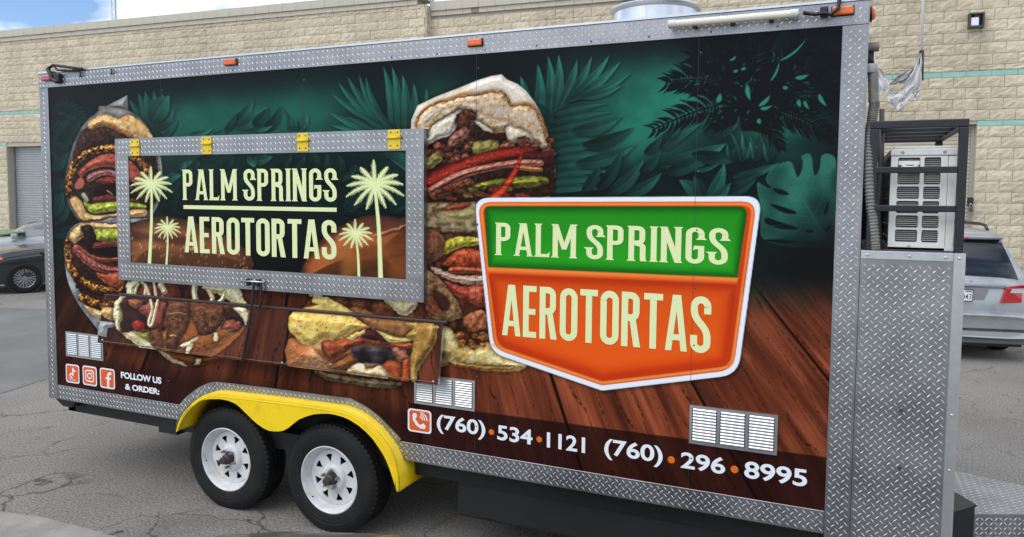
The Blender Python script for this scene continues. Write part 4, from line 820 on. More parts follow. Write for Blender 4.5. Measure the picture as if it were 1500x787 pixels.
def rough_block(w, h, seed):
    r = random.Random(seed); nx, nz = 6, 4; g = .0035; V = []; F = []
    for j in range(nz+1):
        for i in range(nx+1):
            e = i in (0, nx) or j in (0, nz)
            y = -.010-.006*r.random() if e else -.011-.019*r.random()
            V.append((-w/2+g+(w-2*g)*(i/nx+(0 if e else .05*(r.random()-.5))), y, -h/2+g+(h-2*g)*(j/nz+(0 if e else .08*(r.random()-.5)))))
    for j in range(nz):
        for i in range(nx): k = j*(nx+1)+i; F.append((k, k+1, k+nx+2, k+nx+1))
    ring = [i for i in range(nx+1)]+[j*(nx+1)+nx for j in range(1, nz+1)]+[nz*(nx+1)+i for i in range(nx-1, -1, -1)]+[j*(nx+1) for j in range(nz-1, 0, -1)]
    o = len(V); V += [(V[k][0], .014, V[k][2]) for k in ring]
    for a in range(len(ring)): b = (a+1) % len(ring); F.append((ring[b], ring[a], o+a, o+b))
    return V, F
BV = {}
for nm, w, h in (('full', CL, CH), ('half', CL/2, CH), ('low', CL, CH/2), ('lowhalf', CL/2, CH/2)):
    BV[nm] = []
    for k in range(7 if nm == 'full' else 3):
        V, F = rough_block(w, h, hash((len(nm), k)) % 999); me = MB().add(V, F).mesh('block', blockm)
        BV[nm].append((V, F, me))
rows_low = [('full', -.05+CH*k) for k in range(17)]; z = -.05+CH*17
rows = rows_low+[('teal', z)]; z += CH/2
rows += [('full', z+CH*k) for k in range(4)]; z += CH*4
rows += [('teal1', z)]; z += CH/2; rows += [('low', z)]; z += CH/2; zR = z+CH*8; rowsR = rows+[('full', z+CH*k) for k in range(8)]
rowsL = rows+[('full', z+CH*k) for k in range(9)]+[('low', z+CH*9)]; zL = z+CH*9+CH/2
items = []
def lay(rs, s0, s1, yoff, doors):
    for r, (kind, z) in enumerate(rs):
        if kind.startswith('teal'): continue
        h = CH if kind == 'full' else CH/2; x = s0-(CL/2 if r % 2 else 0)
        while x < s1-.01:
            a, b = max(x, s0), min(x+CL, s1); segs = [(a, b)]
            for d0, d1, dz in doors:
                if z+h*.5 < dz:
                    segs = [(p, min(q, d0)) for p, q in segs if p < d0]+[(max(p, d1), q) for p, q in segs if q > d1]
            for p, q in segs:
                if q-p > .05: items.append((kind, (p+q)/2, q-p, z+h/2, h, yoff))
            x += CL
lay(rowsR, SC, 11.5, 0, [RD]); lay(rowsL, -37.5, SC, OFF, [LD])
cw, sw = math.cos(WA), math.sin(WA)
def wloc(x, y, z): return np.array((8.15+x*cw-y*sw, 13.4+x*sw+y*cw, z))
scored = []
for it in items:
    kind, xc, w, zc, h, yo = it; u, v = pix(wloc(xc, yo, zc)); dep = -((wloc(xc, yo, zc)-CAM_T) @ RM)[2]
    hid = (60 < u < 1258 and v > 106-(u-60)*.0871) or u < -8 or u > 1512 or v < -8 or v > 480 or (1250 < u < 1290 and v > 60)
    scored.append((0 if hid else (FPX/dep)**2*w*h, it))
order = sorted(range(len(items)), key=lambda k: -scored[k][0])[:300]; pick = set(k for k in order if scored[k][0] > 0)
SV, SF = [], []
for k, (kind, xc, w, zc, h, yo) in enumerate(items):
    nm = ('full' if w > CL*.7 else 'half') if kind == 'full' else ('low' if w > CL*.7 else 'lowhalf')
    nw = CL if nm in ('full', 'low') else CL/2; V, F, me = rng.choice(BV[nm])
    dy = -.005*rng.random()
    if k in pick:
        o = link('block', me, BW); o.location = (xc, yo+dy, zc); o.scale = (w/nw, 1, 1)
    else:
        o = len(SV); SV += [(xc+x*w/nw, yo+dy+y, zc+z_) for x, y, z_ in V]; SF += [tuple(i+o for i in f) for f in F]
me = bpy.data.meshes.new('block_courses'); me.from_pydata(SV, [], SF); me.materials.append(blockm); tag(link('block_courses', me, BW), kind='stuff')
# mortar backing, with the door openings left free
b = MB()
for x0, x1, y0, dz, zt in ((SC, RD[0], 0, None, zR+.08), (RD[0], RD[1], 0, RD[2], zR+.08), (RD[1], 11.5, 0, None, zR+.08), (-37.5, LD[0], OFF, None, zL), (LD[0], LD[1], OFF, LD[2], zL), (LD[1], SC, OFF, None, zL)):
    b.box(x0, x1, y0+.008, y0+.45, -.1 if dz is None else dz, zt)
b.build('wall', mortar, BW)
# end face of the taller section: its own blocks
for r in range(33):
    z0 = -.05+CH*r
    if z0+CH > zL: break
    for yy in ((OFF+.125,) if r % 2 else (OFF+.06, OFF+.19)):
        wd = .235 if r % 2 else .115
        o = MB().box(SC+.001, SC+.018, yy-wd/2, yy+wd/2, z0+.006, z0+CH-.006).build('return_block', blockm, BW)
# teal stripes: one block long each, flush rows
for z0, segs in ((-.05+CH*17, ((SC, RD[0], 0), (RD[1], 11.5, 0), (-37.5, LD[0], OFF), (LD[1], SC, OFF))), (-.05+CH*21.5, ((SC, 11.5, 0), (-37.5, SC, OFF)))):
    for a, e, yo in segs:
        b = MB(); x = a
        while x < e-.02: b.box(x+.004, min(x+CL, e)-.004, yo-.012, yo+.016, z0+.004, z0+CH/2-.004); x += CL
        b.build('teal_stripe', teal, BW)
# coping: a wide cap course over a narrow one
for a, e, yo, z0, hb, hc in ((-37.5, SC, OFF, zL, .125, .205), (SC+.03, 11.5, 0, zR+.08, .12, .215)):
    cb = MB().box(0, CL-.006, -.05, .4, 0, hb-.004).mesh('coping_block', capm); cc = MB().box(0, CL-.006, -.09, .45, 0, hc).mesh('coping_cap', capm); x = a; k = 0
    while x < e-.05:
        if a > -20 or x > -30:
            s = min(CL, e-x)/CL
            for nm, me, zz in (('coping_block', cb, z0), ('coping_cap', cc, z0+hb)):
                o = link(nm, me, BW); o.location = (x-(CL*.5 if nm[-1] == 'k' and x > a+1 else 0), yo, zz); o.scale.x = s
        x += CL
# roof behind the parapet
MB().box(-37.4, 11.4, .46, 24, 6.0, 6.1).build('roof', mat('roof_membrane', (.5, .5, .48), .9), BW)
MB().box(SC-.6, SC+2.2, 2.2, 5., 6.1, 7.35).build('roof_unit', mat('roof_unit_metal', (.16, .18, .21), .6, .3), BW, bevel=.03)
# roll-up doors
def rollup(name, d, yo, m, label):
    b = MB(); z = 0.
    prof = []
    while z < d[2]+.1: prof += [(z, .0), (z+.012, -.018), (z+.055, -.018), (z+.068, 0.)]; z += .076
    b.strip([(d[0]-.05, yo+.22+y, zz) for zz, y in prof], [(d[1]+.05, yo+.22+y, zz) for zz, y in prof])
    o = b.build(name, m, BW); o['label'] = label
    for g0 in (d[0]-.01, d[1]-.06): MB().box(g0, g0+.07, yo+.13, yo+.19, 0, d[2]).build('door_guide', mat('door_guide', (.4, .38, .34), .6, .4), BW)
    MB().box(d[0]-.012, d[0]-.002, yo-.0, yo+.3, 0, d[2]).box(d[1]+.002, d[1]+.012, yo, yo+.3, 0, d[2]).box(d[0], d[1], yo-.004, yo+.3, d[2]-.012, d[2]-.002).build('door_reveal', mortar, BW)
rollup('rollup_door', LD, OFF, mat('door_grey', (.40, .405, .42), .45, .5, .06, 5), 'grey steel roll-up door beside the black sedan')
rollup('rollup_door', RD, 0, mat('door_cream', (.58, .51, .39), .55, 0, .06, 5), 'cream steel roll-up door behind the air conditioner cage')
# recessed wall lamp
x, zc = -.42, 5.63
fb = MB()
for bx in ((x-.13, x-.1, -.16, .01, zc-.14, zc+.14), (x+.1, x+.13, -.16, .01, zc-.14, zc+.14), (x-.1, x+.1, -.16, .01, zc+.11, zc+.14), (x-.1, x+.1, -.16, .01, zc-.14, zc-.11), (x-.1, x+.1, -.02, .0, zc-.11, zc+.11)): fb.box(*bx)
wl_ = tag(empty('wall_lamp', tuple(wloc(-.42, 0, 5.63)), WA), 'small square wall lamp high on the block wall', 'lamp')
def shift(o): o.location = (-x, 0, -zc)
o = fb.build('housing', mat('lamp_bronze', (.07, .065, .06), .5, .4), wl_); shift(o)
o = MB().box(x-.095, x+.04, -.145, -.03, zc-.105, zc+.05).build('diffuser', mat('lamp_diffuser', (.75, .8, .88), .25, spec=.6), wl_, bevel=.012); shift(o)
# padlock and hasp by the right door
hp = tag(empty('door_padlock', tuple(wloc(-.36, -.05, 2.05)), WA), 'black hasp and padlock beside the cream roll-up door', 'padlock')
MB().box(-.05, .05, -.02, .05, -.02, .16).build('hasp', mat('black_steel', (.02, .021, .024), .45, .2), hp, bevel=.01)
MB().box(-.03, .05, -.05, -.015, -.12, -.03).build('lock_body', mat('lock_body', (.1, .11, .13), .3, .8), hp, bevel=.012)
MB().tube([(-.015, -.03, -.04), (-.015, -.03, .02), (.01, -.03, .04), (.035, -.03, .02), (.035, -.03, -.04)], .007).build('shackle', mat('steel', (.5, .5, .5), .3, 1), hp)
# far radio mast
P = at(168, 30, 1, 60.); mast = tag(empty('radio_mast', (P[0], P[1], 0)), 'thin lattice radio mast rising behind the warehouse parapet', 'mast')
mm = mat('mast_grey', (.30, .31, .33), .7); hgt = 34
b = MB()
for k in range(3):
    a = 2*math.pi*k/3; b.tube([(.28*math.cos(a), .28*math.sin(a), 0), (.28*math.cos(a), .28*math.sin(a), hgt)], .035, 5)
b.build('mast_legs', mm, mast); b = MB()
for j in range(int(hgt/.6)):
    for k in range(3):
        a, c = 2*math.pi*(k+j % 2)/3, 2*math.pi*(k+1+j % 2)/3; b.tube([(.28*math.cos(a), .28*math.sin(a), j*.6), (.28*math.cos(c), .28*math.sin(c), j*.6+.6)], .018, 4)
b.build('bracing', mm, mast)
# ---------------------------------------------------------------- the food trailer
TR = tag(empty('food_trailer'), 'black and silver food trailer wrapped in jungle and sandwich graphics', 'trailer')
X0, X1, Z0, Z1 = 0.0, 5.459, .671, 2.936             # printed panel
OX0, OX1, OZ0, OZ1 = -.10, 5.569, .560, 3.041        # outside of the tread-plate frame
DEEP = 2.05
def plate_mat():
    m = bpy.data.materials.new('tread_plate_aluminium'); m.use_nodes = True; t = m.node_tree; N = t.nodes; K = t.links.new; b = N['Principled BSDF']
    b.inputs['Metallic'].default_value = .92
    tc = N.new('ShaderNodeTexCoord'); n = N.new('ShaderNodeTexNoise'); n.inputs['Scale'].default_value = 3.2; n.inputs['Detail'].default_value = 8; n.inputs['Roughness'].default_value = .65; K(tc.outputs['Object'], n.inputs['Vector'])
    r = N.new('ShaderNodeValToRGB'); r.color_ramp.elements[0].position = .3; r.color_ramp.elements[1].position = .7; r.color_ramp.elements[0].color = (.23, .23, .238, 1); r.color_ramp.elements[1].color = (.41, .41, .422, 1); K(n.outputs['Fac'], r.inputs['Fac']); K(r.outputs[0], b.inputs['Base Color'])
    q = N.new('ShaderNodeMapRange'); q.inputs['To Min'].default_value = .30; q.inputs['To Max'].default_value = .50; K(n.outputs['Fac'], q.inputs['Value']); K(q.outputs[0], b.inputs['Roughness'])
    n2 = N.new('ShaderNodeTexNoise'); n2.inputs['Scale'].default_value = 420; n2.inputs['Detail'].default_value = 2; K(tc.outputs['Object'], n2.inputs['Vector'])
    bp = N.new('ShaderNodeBump'); bp.inputs['Strength'].default_value = .12; bp.inputs['Distance'].default_value = .002; K(n2.outputs['Fac'], bp.inputs['Height']); K(bp.outputs[0], b.inputs['Normal'])
    return m
PLATE = plate_mat()
LUG = mat('tread_lug_bright', (.70, .70, .71), .42, .62, .15, 30)
BLK = mat('black_frame_steel', (.007, .0075, .009), .5, 0, .3, 6)
ALU = mat('brushed_aluminium', (.62, .63, .65), .32, .9, .08, 20)
def lugs(region, xr, zr, y, parent, a=.0262, ln=.0145, wd=.0027, ht=.0015, margin=.006, axis='y'):
    """raised lozenges of tread plate over a region in (x, z); region(x, z) -> bool"""
    b = MB(); c = math.sqrt(.5); m = int(2+max(abs(v) for v in (*xr, *zr))*1.45/a)
    cx_, cz_ = (xr[0]+xr[1])/2, (zr[0]+zr[1])/2; m = int(2+((xr[1]-xr[0])+(zr[1]-zr[0]))/2/a*1.45)
    gi, gj = np.meshgrid(np.arange(-m, m+1), np.arange(-m, m+1), indexing='ij'); gx = cx_+(gi-gj)*a*c; gz = cz_+(gi+gj)*a*c
    ok = (gx > xr[0]) & (gx < xr[1]) & (gz > zr[0]) & (gz < zr[1]) & region(gx, gz)
    for i, j in zip(*np.nonzero(ok)):
        x, z = gx[i, j], gz[i, j]; s = 1 if (i+j) % 2 else -1; ex, ez = c, c*s; px_, pz = -ez, ex
        P = [(-ln, 0, 0), (0, -wd, 0), (ln, 0, 0), (0, wd, 0), (-ln*.55, 0, 1), (ln*.55, 0, 1)]
        W = [(x+p*ex+q*px_, y-h*ht, z+p*ez+q*pz) for p, q, h in P]
        if axis == 'z': W = [(X, Zz, y+(y-Y)) for X, Y, Zz in W]
        b.add(W, [(0, 1, 4), (1, 5, 4), (1, 2, 5), (2, 3, 5), (3, 4, 5), (3, 0, 4)])
    o = b.build('tread_lugs', LUG, parent); o['kind'] = 'stuff'; return o
def plate(name, x0, x1, z0, z1, y0, y1, parent=TR, m=.014):
    o = MB().box(x0, x1, y0, y1, z0, z1).build(name, PLATE, parent, bevel=.0015, seg=1)
    lugs(lambda x, z: (x > x0+m) & (x < x1-m) & (z > z0+m) & (z < z1-m), (x0, x1), (z0, z1), y0-.0002, o); return o
# body shell
MB().box(OX0+.004, OX1-.004, .012, DEEP, 1.02, OZ1-.004).box(OX0+.004, 1.12, .012, DEEP, OZ0+.004, 1.018).box(3.22, OX1-.004, .012, DEEP, OZ0+.004, 1.018).box(1.121, 3.219, .42, DEEP, OZ0+.004, 1.016).build('body', mat('body_grey', (.30, .31, .32), .5, .4), TR)
# wheel arch outline from the photograph, on the side plane
YEL_O = [(257.3, 632), (259.5, 622), (263, 614), (268, 605), (274.6, 597.5), (281, 590.5), (289, 584.5), (297, 579.5), (306, 576.8), (316, 576), (326.5, 576.8), (420, 587.8), (499.6, 599), (515, 604.5), (528.4, 612), (540, 621), (551.5, 632), (563, 646), (571.7, 659), (579, 676), (583.5, 697), (584, 721)]
BAND_O = [(264, 591.2), (272, 582), (283, 573.5), (292, 567), (301.5, 562.8), (309, 560), (317.5, 559.3), (370, 565.3), (440, 574.5), (514, 583.8), (535.4, 595), (543.5, 601), (557, 611.5), (567.5, 622.4), (578, 633), (587.5, 643.7)]
yo = np.array(xz(YEL_O, -.004)); bo = np.array(xz(BAND_O, -.008))
yo[0, 1] = min(yo[0, 1], OZ0)
# printed side panel
def art_mat(name, rough=.3, coat=.35):
    m = bpy.data.materials.new(name); m.use_nodes = True; t = m.node_tree; N = t.nodes; K = t.links.new; b = N['Principled BSDF']
    a = N.new('ShaderNodeAttribute'); a.attribute_name = 'print'; K(a.outputs['Color'], b.inputs['Base Color']); b.inputs['Roughness'].default_value = rough; b.inputs['Specular IOR Level'].default_value = .09
    tc = N.new('ShaderNodeTexCoord'); n = N.new('ShaderNodeTexNoise'); n.inputs['Scale'].default_value = 2.3; n.inputs['Detail'].default_value = 3; K(tc.outputs['Object'], n.inputs['Vector'])
    bp = N.new('ShaderNodeBump'); bp.inputs['Strength'].default_value = .25; bp.inputs['Distance'].default_value = .02; K(n.outputs['Fac'], bp.inputs['Height']); K(bp.outputs[0], b.inputs['Normal'])
    q = N.new('ShaderNodeTexNoise'); q.inputs['Scale'].default_value = 5; q.inputs['Detail'].default_value = 6; K(tc.outputs['Object'], q.inputs['Vector'])
    r = N.new('ShaderNodeMapRange'); r.inputs['To Min'].default_value = rough*.8; r.inputs['To Max'].default_value = rough*1.3; K(q.outputs['Fac'], r.inputs['Value']); K(r.outputs[0], b.inputs['Roughness'])
    return m
VINYL = art_mat('printed_vinyl')
def steps(a, b, d0, d1):
    n = int((b-a)/((d0+d1)/2)); t = np.linspace(0, 1, n+1); d = d0+(d1-d0)*(t[:-1]+t[1:])/2; c = np.r_[0, np.cumsum(d)]; return a+(b-a)*c/c[-1]
def printed(name, xs, rows, P, fn, parent, keep=None):
    """grid of points P(x, r) carrying the painted colour of each point"""
    g = np.array([[P(x, r) for x in xs] for r in rows]) if not isinstance(P, np.ndarray) else P
    nr, nc = g.shape[:2]; flatp = g.reshape(-1, 3); u, v = pix(flatp); A = Art(u, v, (nr, nc)); fn(A)
    k = (np.arange(nr-1)[:, None]*nc+np.arange(nc-1)[None, :]); q = np.stack([k, k+1, k+nc+1, k+nc], -1).reshape(-1, 4)
    if keep is not None:
        c = flatp[q].mean(1); q = q[keep(c[:, 0], c[:, 2])]
    me = bpy.data.meshes.new(name); me.vertices.add(len(flatp)); me.vertices.foreach_set('co', flatp.ravel().astype(np.float32))
    me.loops.add(q.size); me.loops.foreach_set('vertex_index', q.ravel().astype(np.int32)); me.polygons.add(len(q)); me.polygons.foreach_set('loop_start', np.arange(0, q.size, 4, dtype=np.int32)); me.polygons.foreach_set('loop_total', np.full(len(q), 4, np.int32))
    me.update(); me.validate()
    ca = me.color_attributes.new('print', 'FLOAT_COLOR', 'POINT'); ca.data.foreach_set('color', np.c_[srgb2lin(A.c), np.ones(len(A.c))].astype(np.float32).ravel())
    me.materials.append(VINYL); return link(name, me, parent)
HX0, HX1, HZ0, HZ1 = .757, 3.286, 1.531, 2.533        # hatch outside
IX0, IX1, IZ0, IZ1 = .886, 3.166, 1.660, 2.410        # hatch print
xs = steps(X0, X1, .0064, .0036); zs = np.linspace(Z0, Z1, 600)
G = np.stack(np.broadcast_arrays(xs[None, :], 0., zs[:, None]), -1)
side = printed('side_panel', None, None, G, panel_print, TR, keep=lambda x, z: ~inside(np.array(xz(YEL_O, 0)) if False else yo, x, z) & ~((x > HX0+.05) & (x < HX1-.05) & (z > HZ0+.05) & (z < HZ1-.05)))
MB().box(X0, X1, .0015, .008, 1.03, Z1).build('panel_backing', BLK, TR)
# tread-plate frame round the panel
plate('top_rail', OX0, OX1, Z1, OZ1, -.006, .010)
plate('corner_post', OX0, X0, OZ0, Z1-.001, -.006, .010)
plate('corner_post', X1, OX1, OZ0-.02, Z1-.001, -.006, .010)
plate('bottom_rail', X0+.001, float(bo[0, 0])+.03, OZ0, Z0, -.005, .010)
plate('bottom_rail', float(bo[-1, 0])-.05, X1-.001, OZ0, Z0, -.005, .010)
MB().box(OX0-.004, OX1+.003, -.012, .05, OZ1+.001, OZ1+.012).build('roof_edge_trim', ALU, TR)
# arch trim band between the print and the fender
n = 60; A_ = resample(bo, n); B_ = resample(yo[:-3], n)
ab = MB().strip([(x, -.009, z) for x, z in A_], [(x, -.009, z) for x, z in B_]).strip([(x, -.009, z) for x, z in A_], [(x, .004, z) for x, z in A_])
arch = ab.build('arch_trim', PLATE, TR)
ring = [tuple(p) for p in A_]+[tuple(p) for p in B_[::-1]]
def band_ok(x, z):
    r = inside(ring, x, z)
    for dx, dz in ((.012, 0), (-.012, 0), (0, .012), (0, -.012)): r &= inside(ring, x+dx, z+dz)
    return r
lugs(band_ok, (1.1, 3.3), (.5, 1.), -.0092, arch)
# fender: rolled yellow sheet with a wavy lower lip
YEL_I = [(260, 632), (262.5, 622), (267, 611), (272.5, 603), (279, 596), (289, 589.5), (297, 586.3), (306, 584.7), (322, 584.6), (335, 587), (345, 591.5), (352.5, 597.5), (361, 606), (369.8, 614.8), (378, 622), (387, 627.8), (394, 631), (401.5, 632), (409, 632), (416, 630.7), (423, 626.5), (430, 620.6), (438, 614.5), (447.7, 610.5), (459, 607), (470.7, 606), (481, 606), (491, 607.6), (503, 611), (514, 616), (526, 624), (537, 633.5), (546, 643), (554.4, 655), (561, 665), (566, 675), (570.5, 686), (574.6, 698.4), (578, 709), (581.8, 720.5)]
FY = -.085
fo = np.array(xz(YEL_O, FY)); fi = np.array(xz(YEL_I, FY))
from_l = lambda P: resample(P, 120)
# pair points by x so the lip and the crown stay facing each other
fo_r = resample(fo, 140); fi_r = []
cum = np.r_[0, np.cumsum(np.hypot(*np.diff(fi, axis=0).T))]
fx = resample(fi, 400); last = 0
for k, p in enumerate(fo_r):
    d = np.hypot(*(fx-p).T)+.0*np.arange(400); w = int(np.clip(np.argmin(d+np.where(np.arange(400) < last, 9, 0)), last, 399)); last = max(last, w); fi_r.append(fx[w])
fi_r[-1] = fi[-1]; fi_r[0] = fi[0]; fi_r = np.array(fi_r)
for _ in range(4): fi_r[1:-1] = (fi_r[:-2]+2*fi_r[1:-1]+fi_r[2:])/4
fb = MB(); nm_ = len(fo_r); cen = np.array((2.15, .35))
tn = np.gradient(fo_r, axis=0); nn = np.stack([-tn[:, 1], tn[:, 0]], 1); nn /= np.hypot(*nn.T)[:, None]; nn *= np.sign(((fo_r-cen)*nn).sum(1))[:, None]
secs = [(fi_r, FY+.012, 0), (fi_r, FY, 0), (fi_r*.3+(fo_r-nn*.007)*.7, FY-.001, 0), (fo_r-nn*.007, FY-.001, 0), (fo_r-nn*.002, FY+.003, 0), (fo_r, FY+.010, 0), (fo_r, .24, 0)]
secs = secs[-4:]; rowsf = [[(p[0], y, p[1]) for p in P] for P, y, _ in secs]
for a_, b_ in zip(rowsf[:-1], rowsf[1:]): fb.strip(a_, b_)
YELL = mat('yellow_paint', (.90, .62, .006), .32, 0, .06, 4, spec=.5, dirt=(.58, .40, .02), dscale=9, damt=-.1)
fe = fb.build('fender', YELL, TR, smooth=math.radians(35)); q_ = fe.modifiers.new('thick', 'SOLIDIFY'); q_.thickness = .0025; q_.offset = 0
fe['label'] = 'bright yellow double-arch fender'
V, F = curve_mesh([[tuple(p) for p in fo_r-nn*.0065]+[tuple(p) for p in resample(fi, 160)[::-1]]], extrude=.0015)
MB().add([(x, FY-z_, z) for x, z, z_ in V], F).build('fender_face', YELL, TR)
MB().tube([(p[0], FY-.001, p[1]) for p in (fo_r-nn*.020)[2:-2:3]], .0035, 8).build('fender_bead', YELL, TR, smooth=True)
MB().strip([(p[0], FY+.0005, p[1]) for p in resample(fi, 160)], [(p[0], FY+.016, p[1]+.002) for p in resample(fi, 160)]).build('fender_lip', YELL, TR, smooth=True)
# wheels
def make_wheel(xc):
    w = empty('wheel', (xc, 0, .345)); w.parent = TR
    yc = .098; R = .352
    prof = [(.205, -.095), (.215, -.104), (.24, -.110), (.262, -.112), (.264, -.1135), (.285, -.113), (.287, -.1145), (.305, -.1125), (.322, -.108), (.338, -.098), (R-.004, -.088)]
    for g in (-.055, -.02, .02, .055): prof += [(R, g-.008), (R-.009, g-.006), (R-.009, g+.006), (R, g+.008)]
    prof += [(R-.004, .088), (.338, .098), (.305, .112), (.26, .112), (.205, .095)]
    MB().lathe(prof, (0, yc, 0), 'y', 72).build('tyre', mat('tyre_rubber', (.008, .008, .0085), .65, 0, .25, 30, .15, 200, .3, dirt=(.022, .021, .02), dscale=5, damt=.1), w, smooth=math.radians(30))
    b = MB()
    for k in range(64):                                   # shoulder blocks
        a = 2*math.pi*k/64
        for sy in (-1, 1):
            V = []
            for da, r, y in ((-.034, .340, .0985), (.034, .340, .0985), (.034, .3545, .084), (-.034, .3545, .084), (-.034, .3545, .064), (.034, .3545, .064)):
                aa = a+da+(0 if sy < 0 else .05); V.append((r*math.cos(aa), yc+sy*y, r*math.sin(aa)))
            b.add(V, [(0, 1, 2, 3), (3, 2, 5, 4)])
    tag(b.build('tread_blocks', mat('tyre_tread', (.012, .012, .012), .75), w), kind='stuff')
    WH = mat('white_rim_paint', (.66, .67, .68), .32, 0, .06, 9, spec=.5, dirt=(.40, .37, .33), dscale=11, damt=.12)
    MB().lathe([(.218, -.004), (.2185, -.010), (.213, -.012), (.207, -.006), (.202, .004), (.196, .018), (.190, .034), (.183, .040), (.180, .055), (.176, .047), (.165, .078), (.165, .19)], (0, 0, 0), 'y', 64).build('rim', WH, w, smooth=math.radians(40))
    holes = []
    for k in range(8):
        a = 2*math.pi*(k+.35)/8; P = []
        for r, da in ((.102, 0), (.148, .17), (.152, 0), (.148, -.17)): P.append((r*math.cos(a+da), r*math.sin(a+da)))
        holes.append([tuple(p) for p in catmull([P[0], ((P[0][0]+P[1][0])/2, (P[0][1]+P[1][1])/2), P[1], P[2], P[3], ((P[0][0]+P[3][0])/2, (P[0][1]+P[3][1])/2)], 4)])
    V, F = curve_mesh([arc(0, 0, .1795, 0, 354, 59), arc(0, 0, .042, 0, 345, 23)]+holes, extrude=.003)
    def dish(r): return .050
    MB().add([(x, dish(math.hypot(x, y))+z, y) for x, y, z in V], F).build('rim_disc', WH, w)
    MB().lathe([(.094, .0465), (.090, .040), (.082, .026), (.074, .022), (.050, .022), (.044, .026), (.042, .045)], (0, 0, 0), 'y', 40).build('rim_boss', WH, w, smooth=True)
    MB().lathe([(0, -.046), (.02, -.046), (.024, -.040), (.024, -.018), (.034, -.012), (.036, .02), (.041, .022), (.041, .07)], (0, 0, 0), 'y', 32).build('hub', mat('rusty_hub', (.06, .052, .046), .5, .3, .15, 25), w, smooth=math.radians(40))
    for k in range(5):
        a = 2*math.pi*(k+.2)/5; c = (.0575*math.cos(a), 0, .0575*math.sin(a))
        MB().lathe([(0, -.014), (.006, -.014), (.0095, -.008), (.0105, .014)], c, 'y', 6).build('lug_nut', mat('nut_steel', (.30, .29, .28), .4, .8), w)
    b = MB().lathe([(.0, .075), (.165, .075)], (0, 0, 0), 'y', 32); b.build('brake_drum', BLK, w)
    MB().tube([(-.125, -.003, -.13), (-.13, -.012, -.128)], .004, 6).build('valve', BLK, w)
    return w
w2 = make_wheel(2.570); w1 = copy_thing(w2, TR); w1.location.x = 1.708; w1.rotation_euler.y = .6
# vents: pressed aluminium louvres, three banks each
VM = mat('vent_aluminium', (.80, .81, .82), .30, .75, .06, 15)
def vent(x0, x1, z0, z1, label):
    v = empty('louvre_vent', (0, 0, 0)); v.parent = TR
    y = -.004; f = MB(); e = .014; g = .016; w = (x1-x0-2*e-2*g)/3
    for q in ((x0, x1, z0, z0+e), (x0, x1, z1-e, z1), (x0, x0+e, z0+e, z1-e), (x1-e, x1, z0+e, z1-e), (x0+e+w, x0+e+w+g, z0+e, z1-e), (x0+e+2*w+g, x0+e+2*w+2*g, z0+e, z1-e)): f.box(q[0], q[1], y-.006, y+.006, q[2], q[3])
    f.build('vent_frame', ALU, v)
    MB().box(x0+.004, x1-.004, -.003, -.001, z0+.004, z1-.004).build('vent_back', mat('vent_shadow', (.12, .12, .125), .7, .3), v)
    for c in range(3):
        b = MB(); a = x0+e+c*(w+g)+.004; d = a+w-.008; nsl = 11; h = (z1-z0-2*e)/nsl
        for k in range(nsl):
            z = z0+e+h*k; b.strip([(a, -.006, z+h*.02), (a, -.0135, z+h*.25), (a, -.0145, z+h*.70), (a, -.008, z+h*.97)], [(d, -.006, z+h*.02), (d, -.0135, z+h*.25), (d, -.0145, z+h*.70), (d, -.008, z+h*.97)])
        b.build('louvres', VM, v, smooth=True)
    v['label'] = label
vent(.118, .527, .908, 1.098, 'vent above the social media icons'); vent(3.200, 3.602, .918, 1.096, 'vent half hidden by the hanging shelf'); vent(4.817, 5.238, .909, 1.106, 'vent above the second phone number')
